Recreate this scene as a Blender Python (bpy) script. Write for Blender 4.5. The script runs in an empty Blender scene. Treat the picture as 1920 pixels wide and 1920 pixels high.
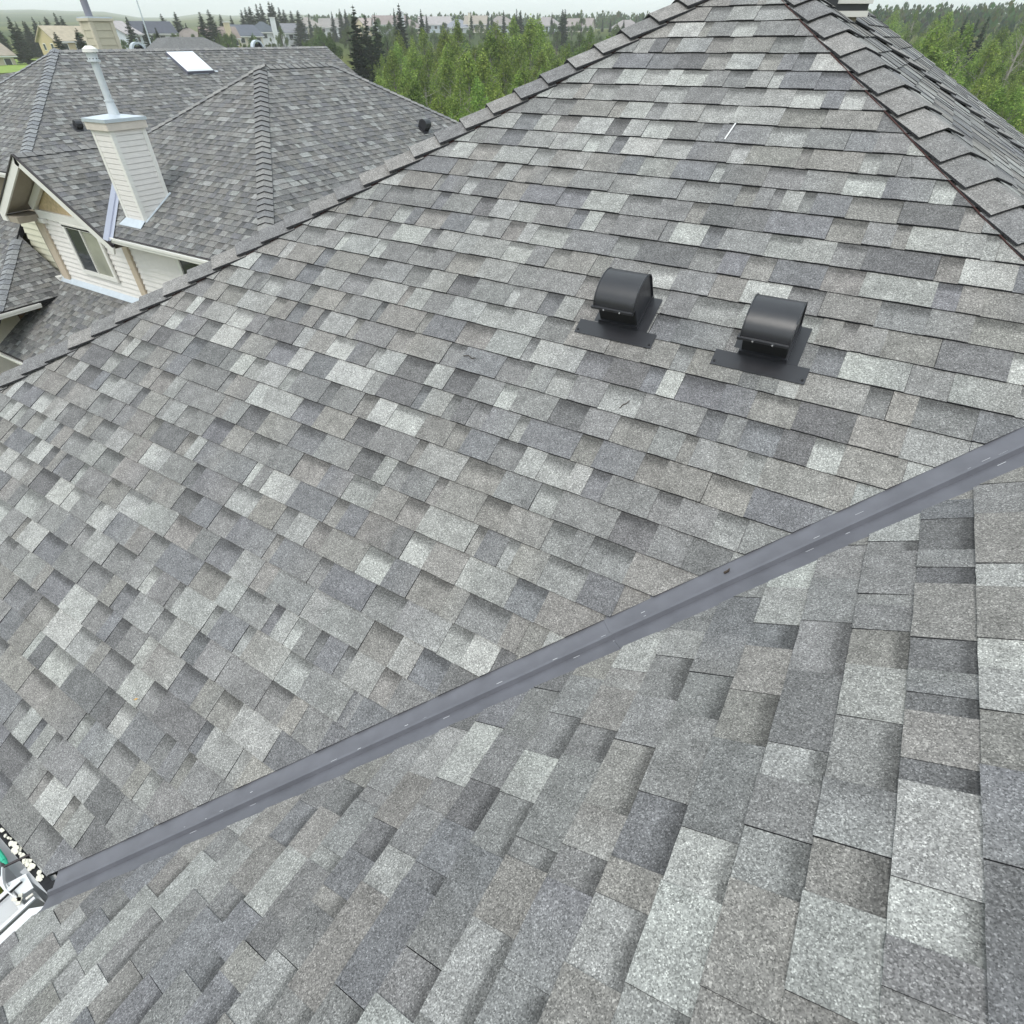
import bpy, bmesh, math, random
from mathutils import Vector, Matrix

R_ = random.Random(7)
sc = bpy.context.scene
COL = sc.collection

# ------------------------------------------------------------------ camera
cam = bpy.data.cameras.new('camera')
cam_o = bpy.data.objects.new('camera', cam)
COL.objects.link(cam_o)
RT = Vector((0.85294234, 0.52197353, -0.0057448))
UP = Vector((-0.33244214, 0.55165345, 0.76495797))
FW = Vector((-0.40245695, 0.65055522, -0.64405458))
cam_o.matrix_world = Matrix(((RT.x, UP.x, -FW.x, 0), (RT.y, UP.y, -FW.y, 0), (RT.z, UP.z, -FW.z, 0), (0, 0, 0, 1)))
cam.sensor_width = 36
cam.lens = 1049.8 / 1920 * 36
cam.clip_start = 0.05
cam.clip_end = 12000
sc.camera = cam_o
FPX = 1049.8


def project(p):
    w = p.dot(FW)
    if w < 0.05:
        return None
    return (960 + FPX * p.dot(RT) / w, 960 - FPX * p.dot(UP) / w)


# ------------------------------------------------------------------ sky and sun
SUN_EL, SUN_AZ = math.radians(58), math.radians(176)      # azimuth clockwise from +Y
world = bpy.data.worlds.new('World')
sc.world = world
world.use_nodes = True
nt = world.node_tree
nt.nodes.clear()
N = nt.nodes.new
out = N('ShaderNodeOutputWorld')
sky = N('ShaderNodeTexSky')
sky.sky_type = 'NISHITA'
sky.sun_disc = False
sky.sun_elevation = SUN_EL
sky.sun_rotation = SUN_AZ
sky.air_density = 1.2
sky.dust_density = 2.0
bg_sky = N('ShaderNodeBackground')
bg_sky.inputs['Strength'].default_value = 0.12
bg_cl = N('ShaderNodeBackground')
tc = N('ShaderNodeTexCoord')
mp = N('ShaderNodeMapping')
mp.inputs['Scale'].default_value = (1.0, 1.0, 2.6)
mp.inputs['Location'].default_value = (0.35, 0.1, 0.2)
nz = N('ShaderNodeTexNoise')
nz.inputs['Scale'].default_value = 1.7
nz.inputs['Detail'].default_value = 7
nz.inputs['Roughness'].default_value = 0.55
cr = N('ShaderNodeValToRGB')
cr.color_ramp.elements[0].position = 0.33
cr.color_ramp.elements[0].color = (0.42, 0.545, 0.60, 1)
cr.color_ramp.elements[1].position = 0.62
cr.color_ramp.elements[1].color = (0.86, 0.90, 0.92, 1)
mr = N('ShaderNodeMapRange')
mr.inputs['From Min'].default_value = 0.30
mr.inputs['From Max'].default_value = 0.58
mr.inputs['To Min'].default_value = 0.55
mr.inputs['To Max'].default_value = 1.0
mix = N('ShaderNodeMixShader')
L = nt.links.new
L(tc.outputs['Generated'], mp.inputs['Vector'])
L(mp.outputs['Vector'], nz.inputs['Vector'])
L(nz.outputs['Fac'], cr.inputs['Fac'])
L(nz.outputs['Fac'], mr.inputs['Value'])
L(cr.outputs['Color'], bg_cl.inputs['Color'])
bg_cl.inputs['Strength'].default_value = 1.3
L(sky.outputs['Color'], bg_sky.inputs['Color'])
L(mr.outputs['Result'], mix.inputs['Fac'])
L(bg_sky.outputs['Background'], mix.inputs[1])
L(bg_cl.outputs['Background'], mix.inputs[2])
L(mix.outputs['Shader'], out.inputs['Surface'])

sun = bpy.data.lights.new('sun', 'SUN')
sun.energy = 1.1
sun.angle = math.radians(24)
sun.color = (1.0, 0.96, 0.9)
sun_o = bpy.data.objects.new('sun', sun)
COL.objects.link(sun_o)
sd = Vector((math.sin(SUN_AZ) * math.cos(SUN_EL), math.cos(SUN_AZ) * math.cos(SUN_EL), math.sin(SUN_EL)))
sun_o.rotation_euler = (-sd).to_track_quat('-Z', 'Y').to_euler()
sun_o.location = (0, 0, 60)

sc.view_settings.view_transform = 'Standard'
sc.view_settings.look = 'None'
sc.view_settings.exposure = 0.62
sc.view_settings.gamma = 1.0
sc.view_settings.use_curve_mapping = False
sc.cycles.max_bounces = 6
sc.cycles.volume_bounces = 3
sc.cycles.transparent_max_bounces = 8

# ------------------------------------------------------------------ materials
MATS = {}


def mat(name, col, rough=0.7, metal=0.0, noise=0.0, nscale=8.0, bump=0.0, bscale=60.0, spec=0.4):
    if name in MATS:
        return MATS[name]
    m = bpy.data.materials.new(name)
    m.use_nodes = True
    t = m.node_tree
    b = t.nodes['Principled BSDF']
    b.inputs['Roughness'].default_value = rough
    b.inputs['Metallic'].default_value = metal
    b.inputs['Specular IOR Level'].default_value = spec
    geo = t.nodes.new('ShaderNodeNewGeometry')
    n1 = t.nodes.new('ShaderNodeTexNoise')
    n1.inputs['Scale'].default_value = nscale
    n1.inputs['Detail'].default_value = 5
    t.links.new(geo.outputs['Position'], n1.inputs['Vector'])
    rmp = t.nodes.new('ShaderNodeMapRange')
    rmp.inputs['From Min'].default_value = 0.25
    rmp.inputs['From Max'].default_value = 0.75
    rmp.inputs['To Min'].default_value = 1 - noise
    rmp.inputs['To Max'].default_value = 1 + noise
    t.links.new(n1.outputs['Fac'], rmp.inputs['Value'])
    mul = t.nodes.new('ShaderNodeVectorMath')
    mul.operation = 'SCALE'
    mul.inputs[0].default_value = col[:3]
    t.links.new(rmp.outputs['Result'], mul.inputs['Scale'])
    t.links.new(mul.outputs['Vector'], b.inputs['Base Color'])
    if bump:
        n2 = t.nodes.new('ShaderNodeTexNoise')
        n2.inputs['Scale'].default_value = bscale
        t.links.new(geo.outputs['Position'], n2.inputs['Vector'])
        bp = t.nodes.new('ShaderNodeBump')
        bp.inputs['Strength'].default_value = bump
        bp.inputs['Distance'].default_value = 0.01
        t.links.new(n2.outputs['Fac'], bp.inputs['Height'])
        t.links.new(bp.outputs['Normal'], b.inputs['Normal'])
    MATS[name] = m
    return m


def granule_material(name='shingle_granules'):
    """mineral granules: each grain its own tone over the tab's blend colour (attribute Col)"""
    m = bpy.data.materials.new(name)
    m.use_nodes = True
    t = m.node_tree
    NN, LL = t.nodes.new, t.links.new
    b = t.nodes['Principled BSDF']
    b.inputs['Roughness'].default_value = 0.9
    b.inputs['Specular IOR Level'].default_value = 0.25
    geo = NN('ShaderNodeNewGeometry')
    at = NN('ShaderNodeAttribute')
    at.attribute_name = 'Col'
    vo = NN('ShaderNodeTexVoronoi')
    vo.inputs['Scale'].default_value = 330
    LL(geo.outputs['Position'], vo.inputs['Vector'])
    sep = NN('ShaderNodeSeparateColor')
    LL(vo.outputs['Color'], sep.inputs['Color'])
    ramp = NN('ShaderNodeValToRGB')
    e = ramp.color_ramp.elements
    e[0].position, e[0].color = 0.0, (0.48, 0.48, 0.48, 1)
    e[1].position, e[1].color = 1.0, (1.85, 1.85, 1.84, 1)
    x = e.new(0.3); x.color = (0.8, 0.8, 0.8, 1)
    x = e.new(0.62); x.color = (1.0, 1.0, 1.0, 1)
    x = e.new(0.86); x.color = (1.18, 1.18, 1.17, 1)
    LL(sep.outputs['Red'], ramp.inputs['Fac'])
    no = NN('ShaderNodeTexNoise')
    no.inputs['Scale'].default_value = 16
    no.inputs['Detail'].default_value = 4
    LL(geo.outputs['Position'], no.inputs['Vector'])
    mr2 = NN('ShaderNodeMapRange')
    mr2.inputs['From Min'].default_value = 0.25
    mr2.inputs['From Max'].default_value = 0.75
    mr2.inputs['To Min'].default_value = 0.80
    mr2.inputs['To Max'].default_value = 1.2
    LL(no.outputs['Fac'], mr2.inputs['Value'])
    n3 = NN('ShaderNodeTexNoise')
    n3.inputs['Scale'].default_value = 140
    n3.inputs['Detail'].default_value = 2
    LL(geo.outputs['Position'], n3.inputs['Vector'])
    mr3 = NN('ShaderNodeMapRange')
    mr3.inputs['From Min'].default_value = 0.3
    mr3.inputs['From Max'].default_value = 0.7
    mr3.inputs['To Min'].default_value = 0.8
    mr3.inputs['To Max'].default_value = 1.2
    LL(n3.outputs['Fac'], mr3.inputs['Value'])
    mm = NN('ShaderNodeMath'); mm.operation = 'MULTIPLY'
    LL(mr2.outputs['Result'], mm.inputs[0]); LL(mr3.outputs['Result'], mm.inputs[1])
    v1 = NN('ShaderNodeVectorMath'); v1.operation = 'MULTIPLY'
    LL(at.outputs['Color'], v1.inputs[0]); LL(ramp.outputs['Color'], v1.inputs[1])
    v2 = NN('ShaderNodeVectorMath'); v2.operation = 'SCALE'
    LL(v1.outputs['Vector'], v2.inputs[0]); LL(mm.outputs['Value'], v2.inputs['Scale'])
    LL(v2.outputs['Vector'], b.inputs['Base Color'])
    bp = NN('ShaderNodeBump')
    bp.inputs['Strength'].default_value = 0.35
    bp.inputs['Distance'].default_value = 0.002
    LL(sep.outputs['Green'], bp.inputs['Height'])
    LL(bp.outputs['Normal'], b.inputs['Normal'])
    return m


def leaf_material(name, gain=1.0):
    m = bpy.data.materials.new(name)
    m.use_nodes = True
    t = m.node_tree
    NN, LL = t.nodes.new, t.links.new
    t.nodes.clear()
    o = NN('ShaderNodeOutputMaterial')
    at = NN('ShaderNodeAttribute'); at.attribute_name = 'Col'
    oi = NN('ShaderNodeObjectInfo')
    hs = NN('ShaderNodeHueSaturation')
    mr1 = NN('ShaderNodeMapRange'); mr1.inputs['To Min'].default_value = 0.482; mr1.inputs['To Max'].default_value = 0.512
    mr2 = NN('ShaderNodeMapRange'); mr2.inputs['To Min'].default_value = 0.72 * gain; mr2.inputs['To Max'].default_value = 1.22 * gain
    LL(oi.outputs['Random'], mr1.inputs['Value'])
    ml = NN('ShaderNodeMath'); ml.operation = 'MULTIPLY'; ml.inputs[1].default_value = 7.13
    fr = NN('ShaderNodeMath'); fr.operation = 'FRACT'
    LL(oi.outputs['Random'], ml.inputs[0]); LL(ml.outputs[0], fr.inputs[0]); LL(fr.outputs[0], mr2.inputs['Value'])
    LL(mr1.outputs['Result'], hs.inputs['Hue']); LL(mr2.outputs['Result'], hs.inputs['Value'])
    LL(at.outputs['Color'], hs.inputs['Color'])
    d = NN('ShaderNodeBsdfDiffuse'); tr = NN('ShaderNodeBsdfTranslucent'); mx = NN('ShaderNodeMixShader')
    mx.inputs['Fac'].default_value = 0.42
    LL(hs.outputs['Color'], d.inputs['Color']); LL(hs.outputs['Color'], tr.inputs['Color'])
    LL(d.outputs[0], mx.inputs[1]); LL(tr.outputs[0], mx.inputs[2]); LL(mx.outputs[0], o.inputs['Surface'])
    return m


GRAN = granule_material()
LEAF = leaf_material('leaves')
NEEDLE = leaf_material('needles', 1.0)
M_FELT = mat('black_felt', (0.018, 0.018, 0.02), 0.9, noise=0.3, nscale=60)
M_CHALK = mat('red_felt', (0.075, 0.035, 0.032), 0.9, noise=0.3, nscale=40)
M_VALLEY = mat('grey_valley_steel', (0.138, 0.138, 0.156), 0.42, 0.1, noise=0.14, nscale=9, bump=0.05, bscale=18)
M_SCUFF = mat('bare_scuff', (0.62, 0.62, 0.64), 0.5)
M_VENT = mat('black_vent_plastic', (0.022, 0.022, 0.026), 0.36, 0.0, noise=0.12, nscale=18, bump=0.05, bscale=30, spec=0.6)
M_VENTIN = mat('black_vent_inside', (0.012, 0.012, 0.013), 0.7)
M_STEEL = mat('bright_steel', (0.75, 0.75, 0.76), 0.25, 0.9)
M_WHITE = mat('white_metal', (0.74, 0.74, 0.74), 0.45, noise=0.05)
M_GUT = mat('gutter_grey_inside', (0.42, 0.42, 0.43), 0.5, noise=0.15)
M_FOAM = mat('cream_paint_flakes', (0.72, 0.68, 0.58), 0.8, noise=0.1, nscale=80)
M_GREEN = mat('green_strap', (0.03, 0.42, 0.26), 0.5)
M_CREAM = mat('cream_siding', (0.74, 0.705, 0.675), 0.6, noise=0.04)
M_CREAM2 = mat('white_trim', (0.76, 0.74, 0.70), 0.55, noise=0.03)
M_BEIGE = mat('beige_trim', (0.53, 0.44, 0.34), 0.6, noise=0.05)
M_PALE = mat('pale_yellow_siding', (0.60, 0.58, 0.45), 0.6, noise=0.04)
M_TAN = mat('tan_shake_panel', (0.52, 0.40, 0.24), 0.8, noise=0.25, nscale=12)
M_SOFF = mat('taupe_soffit', (0.33, 0.285, 0.23), 0.7, noise=0.05)
M_BROWN = mat('brown_porch_boards', (0.12, 0.06, 0.035), 0.8, noise=0.4, nscale=9)
M_DARKTRIM = mat('dark_drip_edge', (0.035, 0.028, 0.03), 0.5)
M_GLASS = mat('dark_window_glass', (0.045, 0.05, 0.055), 0.08, 0.0, noise=0.2, nscale=2, spec=0.6)
M_BLIND = mat('pale_blind_behind_glass', (0.33, 0.33, 0.27), 0.25, noise=0.18, nscale=2.5, spec=0.6)
M_SKYL = mat('milky_skylight_dome', (0.86, 0.89, 0.93), 0.3, noise=0.02)
M_FLASH = mat('galvanised_flashing', (0.55, 0.60, 0.65), 0.4, 0.3, noise=0.08)
M_PIPE = mat('galvanised_flue', (0.60, 0.63, 0.66), 0.4, 0.25, noise=0.06)
M_BARK = mat('pale_bark', (0.32, 0.30, 0.26), 0.9, noise=0.35, nscale=6)
M_DBARK = mat('dark_bark', (0.07, 0.055, 0.045), 0.9, noise=0.3, nscale=6)
M_LATE = mat('house_siding_of_own_wall', (0.55, 0.5, 0.42), 0.7, noise=0.04)
M_TWIG = mat('dead_twig', (0.06, 0.045, 0.035), 0.9)
M_DLEAF = mat('dry_leaf', (0.55, 0.33, 0.12), 0.8)


# ------------------------------------------------------------------ mesh helpers
WLOC = {}


class MB:
    def __init__(self):
        self.v, self.f, self.c, self.m = [], [], [], []

    def face(self, pts, col=None, mi=0):
        i = len(self.v)
        self.v += [Vector(p) for p in pts]
        self.f.append(tuple(range(i, i + len(pts))))
        if col is None:
            col = (1, 1, 1)
        if isinstance(col, list):
            self.c.append(col)
        else:
            self.c.append([col] * len(pts))
        self.m.append(mi)

    def box(self, a, b, mi=0, col=None):
        x0, y0, z0 = a; x1, y1, z1 = b
        P = [(x0, y0, z0), (x1, y0, z0), (x1, y1, z0), (x0, y1, z0), (x0, y0, z1), (x1, y0, z1), (x1, y1, z1), (x0, y1, z1)]
        for q in ((0, 3, 2, 1), (4, 5, 6, 7), (0, 1, 5, 4), (1, 2, 6, 5), (2, 3, 7, 6), (3, 0, 4, 7)):
            self.face([P[k] for k in q], col, mi)

    def obox(self, o, ax, ay, az, sx, sy, sz, mi=0, col=None):
        """box from corner o along three axes"""
        o = Vector(o); X = Vector(ax) * sx; Y = Vector(ay) * sy; Z = Vector(az) * sz
        P = [o, o + X, o + X + Y, o + Y, o + Z, o + X + Z, o + X + Y + Z, o + Y + Z]
        for q in ((0, 3, 2, 1), (4, 5, 6, 7), (0, 1, 5, 4), (1, 2, 6, 5), (2, 3, 7, 6), (3, 0, 4, 7)):
            self.face([P[k] for k in q], col, mi)

    def tube(self, p, q, r0, r1=None, n=8, mi=0, col=None, cap=True):
        r1 = r0 if r1 is None else r1
        p, q = Vector(p), Vector(q)
        d = (q - p).normalized()
        a = d.orthogonal().normalized(); b = d.cross(a)
        A = [p + (a * math.cos(2 * math.pi * k / n) + b * math.sin(2 * math.pi * k / n)) * r0 for k in range(n)]
        B = [q + (a * math.cos(2 * math.pi * k / n) + b * math.sin(2 * math.pi * k / n)) * r1 for k in range(n)]
        for k in range(n):
            j = (k + 1) % n
            self.face([A[k], A[j], B[j], B[k]], col, mi)
        if cap:
            self.face(A[::-1], col, mi); self.face(B, col, mi)

    def slab(self, pts, th, mi=0, col=None, nrm=None):
        """polygon extruded downwards (or against nrm) by th"""
        P = [Vector(p) for p in pts]
        if nrm is None:
            nrm = Vector((0, 0, 1))
        Q = [p - Vector(nrm) * th for p in P]
        self.face(P, col, mi)
        self.face(Q[::-1], col, mi)
        for k in range(len(P)):
            j = (k + 1) % len(P)
            self.face([Q[k], Q[j], P[j], P[k]], col, mi)

    def mesh(self, name, mats, origin):
        me = bpy.data.meshes.new(name)
        me.from_pydata([tuple(v - origin) for v in self.v], [], self.f)
        for m in mats:
            me.materials.append(m)
        if len(mats) > 1:
            me.polygons.foreach_set('material_index', self.m)
        at = me.color_attributes.new('Col', 'FLOAT_COLOR', 'CORNER')
        flat = []
        for cs in self.c:
            for c in cs:
                flat += [c[0], c[1], c[2], 1.0]
        at.data.foreach_set('color', flat)
        me.validate()
        return me

    def build(self, name, mats, parent=None, smooth=False, origin=None, weld=False):
        if not isinstance(mats, (list, tuple)):
            mats = [mats]
        if origin is None:
            lo = Vector((min(v.x for v in self.v), min(v.y for v in self.v), min(v.z for v in self.v)))
            hi = Vector((max(v.x for v in self.v), max(v.y for v in self.v), max(v.z for v in self.v)))
            origin = Vector(((lo.x + hi.x) / 2, (lo.y + hi.y) / 2, lo.z))
        me = self.mesh(name, mats, origin)
        if weld or smooth:
            bm = bmesh.new(); bm.from_mesh(me)
            bmesh.ops.remove_doubles(bm, verts=bm.verts, dist=1e-5)
            bm.to_mesh(me); bm.free()
        if smooth:
            me.polygons.foreach_set('use_smooth', [True] * len(me.polygons))
            me.set_sharp_from_angle(angle=math.radians(40))
        o = bpy.data.objects.new(name, me)
        COL.objects.link(o)
        place(o, origin, parent)
        return o


def place(o, loc, parent=None):
    loc = Vector(loc)
    WLOC[o.name] = loc
    o.location = loc
    if parent is not None:
        o.parent = parent
        o.matrix_parent_inverse = Matrix.Translation(-WLOC[parent.name])


def thing(name, loc, label, cat, group=None):
    o = bpy.data.objects.new(name, None)
    o.empty_display_size = 0.3
    COL.objects.link(o)
    place(o, loc)
    return tag(o, label, cat, group)


def tag(o, label, cat, group=None):
    o['label'] = label
    o['category'] = cat
    if group:
        o['group'] = group
    return o


def copy_tree(root, loc, rotz, scale, label=None, group=None):
    r = root.copy(); COL.objects.link(r)
    r.location = loc; r.rotation_euler = (0, 0, rotz); r.scale = scale
    if label: r['label'] = label
    if group: r['group'] = group
    for ch in list(root.children):
        c = ch.copy(); COL.objects.link(c); c.parent = r
    return r


def lerp(x, T):
    if x <= T[0][0]:
        return T[0][1]
    for (x0, y0), (x1, y1) in zip(T, T[1:]):
        if x <= x1:
            return y0 + (y1 - y0) * (x - x0) / (x1 - x0)
    return T[-1][1]


# ------------------------------------------------------------------ ground and hills
TL = [(35, -8.5), (80, -7), (140, -4.5), (230, -2.6), (300, -.8), (450, 4), (900, 18), (1800, 46), (2600, 72), (4000, 80), (7000, 80)]
TR = [(35, -8.5), (60, -11), (120, -10), (200, -5), (330, 2.5), (450, 5), (900, 10), (2600, 22), (5000, 100), (7000, 110)]


def sstep(a, b, x):
    t = min(1, max(0, (x - a) / (b - a)))
    return t * t * (3 - 2 * t)


def terr(R, az):
    k = sstep(38, 50, az) * (1 - sstep(120, 150, az))
    z = k * lerp(R, TL) + (1 - k) * lerp(R, TR)
    if R > 900:
        z *= 1 + 0.10 * math.sin(az * 0.31) + 0.06 * math.sin(az * 0.83 + 1) + 0.04 * math.sin(az * 1.9)
    return z


def polar(R, az, dz=0.0):
    a = math.radians(az)
    return Vector((-R * math.sin(a), R * math.cos(a), terr(R, az) + dz))


def ground():
    rad = [0, 6, 15, 25, 35, 45, 60, 80, 100, 120, 140, 170, 200, 230, 260, 300, 330, 380, 450, 550, 700, 900, 1200, 1500, 1800, 2200, 2600, 3200, 4000, 5000, 6000, 7000]
    na = 180
    V, F = [], []
    for R in rad:
        for k in range(na):
            V.append(tuple(polar(R, k * 360 / na)))
    for i in range(len(rad) - 1):
        for k in range(na):
            j = (k + 1) % na
            if i == 0:
                F.append((k, (i + 1) * na + j, (i + 1) * na + k)[::-1])
            else:
                F.append((i * na + k, (i + 1) * na + k, (i + 1) * na + j, i * na + j)[::-1])
    me = bpy.data.meshes.new('ground')
    me.from_pydata(V, [], F)
    m = bpy.data.materials.new('grass_and_far_fields')
    m.use_nodes = True
    t = m.node_tree
    b = t.nodes['Principled BSDF']
    b.inputs['Roughness'].default_value = 0.95
    b.inputs['Specular IOR Level'].default_value = 0.1
    g = t.nodes.new('ShaderNodeNewGeometry')
    n1 = t.nodes.new('ShaderNodeTexNoise'); n1.inputs['Scale'].default_value = 2.3; n1.inputs['Detail'].default_value = 8
    n2 = t.nodes.new('ShaderNodeTexNoise'); n2.inputs['Scale'].default_value = 0.006; n2.inputs['Detail'].default_value = 6
    for n in (n1, n2):
        t.links.new(g.outputs['Position'], n.inputs['Vector'])
    c1 = t.nodes.new('ShaderNodeValToRGB')
    c1.color_ramp.elements[0].position = .3; c1.color_ramp.elements[0].color = (.035, .05, .012, 1)
    c1.color_ramp.elements[1].position = .7; c1.color_ramp.elements[1].color = (.12, .14, .03, 1)
    c2 = t.nodes.new('ShaderNodeValToRGB')
    c2.color_ramp.elements[0].position = .40; c2.color_ramp.elements[0].color = (.45, .6, .42, 1)
    c2.color_ramp.elements[1].position = .58; c2.color_ramp.elements[1].color = (1.25, 1.15, .9, 1)
    t.links.new(n1.outputs['Fac'], c1.inputs['Fac']); t.links.new(n2.outputs['Fac'], c2.inputs['Fac'])
    mu = t.nodes.new('ShaderNodeVectorMath'); mu.operation = 'MULTIPLY'
    t.links.new(c1.outputs['Color'], mu.inputs[0]); t.links.new(c2.outputs['Color'], mu.inputs[1])
    t.links.new(mu.outputs['Vector'], b.inputs['Base Color'])
    me.materials.append(m)
    me.polygons.foreach_set('use_smooth', [True] * len(me.polygons))
    o = bpy.data.objects.new('ground', me)
    COL.objects.link(o)
    o['kind'] = 'structure'


ground()

# ------------------------------------------------------------------ shingled slopes
S = 7 / 12
CC = math.sqrt(1 + S * S)
EXPO = 0.1445
PAL = [((.415, .412, .392), .10), ((.335, .332, .318), .17), ((.272, .259, .243), .22), ((.250, .245, .240), .27), ((.212, .210, .216), .13), ((.180, .176, .176), .11)]
PAL_FAR = [((.33, .33, .32), .12), ((.262, .256, .246), .2), ((.228, .219, .207), .25), ((.212, .208, .205), .24), ((.192, .19, .196), .1), ((.165, .163, .163), .09)]



def pick(rng, pal):
    t = rng.random()
    for c, w in pal:
        t -= w
        if t <= 0:
            break
    k = rng.uniform(.76, .93)
    return tuple(x * k * rng.uniform(.99, 1.01) for x in c)


class Slope:
    """plane that falls towards the horizontal unit vector dn; O is any point on it"""
    def __init__(self, O, dn):
        self.O = Vector(O)
        dn = Vector((dn[0], dn[1], 0)).normalized()
        self.ev = Vector((-dn.x, -dn.y, S)) / CC
        self.n = Vector((S * dn.x, S * dn.y, 1)) / CC
        self.ea = self.ev.cross(self.n)
        self.cons = []

    def at(self, a, v, n=0.0):
        return self.O + self.ea * a + self.ev * v + self.n * n

    def z(self, x, y):
        d = self.n.dot(self.O)
        return (d - self.n.x * x - self.n.y * y) / self.n.z

    def keep(self, nx, ny, d):
        """keep nx*x + ny*y <= d"""
        na = nx * self.ea.x + ny * self.ea.y
        nv = nx * self.ev.x + ny * self.ev.y
        self.cons.append((na, nv, d - nx * self.O.x - ny * self.O.y))
        return self

    def clip(self, poly):
        for na, nv, d in self.cons:
            outp = []
            for i in range(len(poly)):
                p, q = poly[i], poly[(i + 1) % len(poly)]
                dp, dq = na * p[0] + nv * p[1] - d, na * q[0] + nv * q[1] - d
                if dp <= 0:
                    outp.append(p)
                if (dp < 0 < dq) or (dq < 0 < dp):
                    t = dp / (dp - dq)
                    outp.append((p[0] + (q[0] - p[0]) * t, p[1] + (q[1] - p[1]) * t))
            poly = outp
            if len(poly) < 3:
                return []
        return poly

    def region(self):
        return self.clip([(-40, -40), (40, -40), (40, 40), (-40, 40)])


EDGE = (.035, .035, .038)


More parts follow.
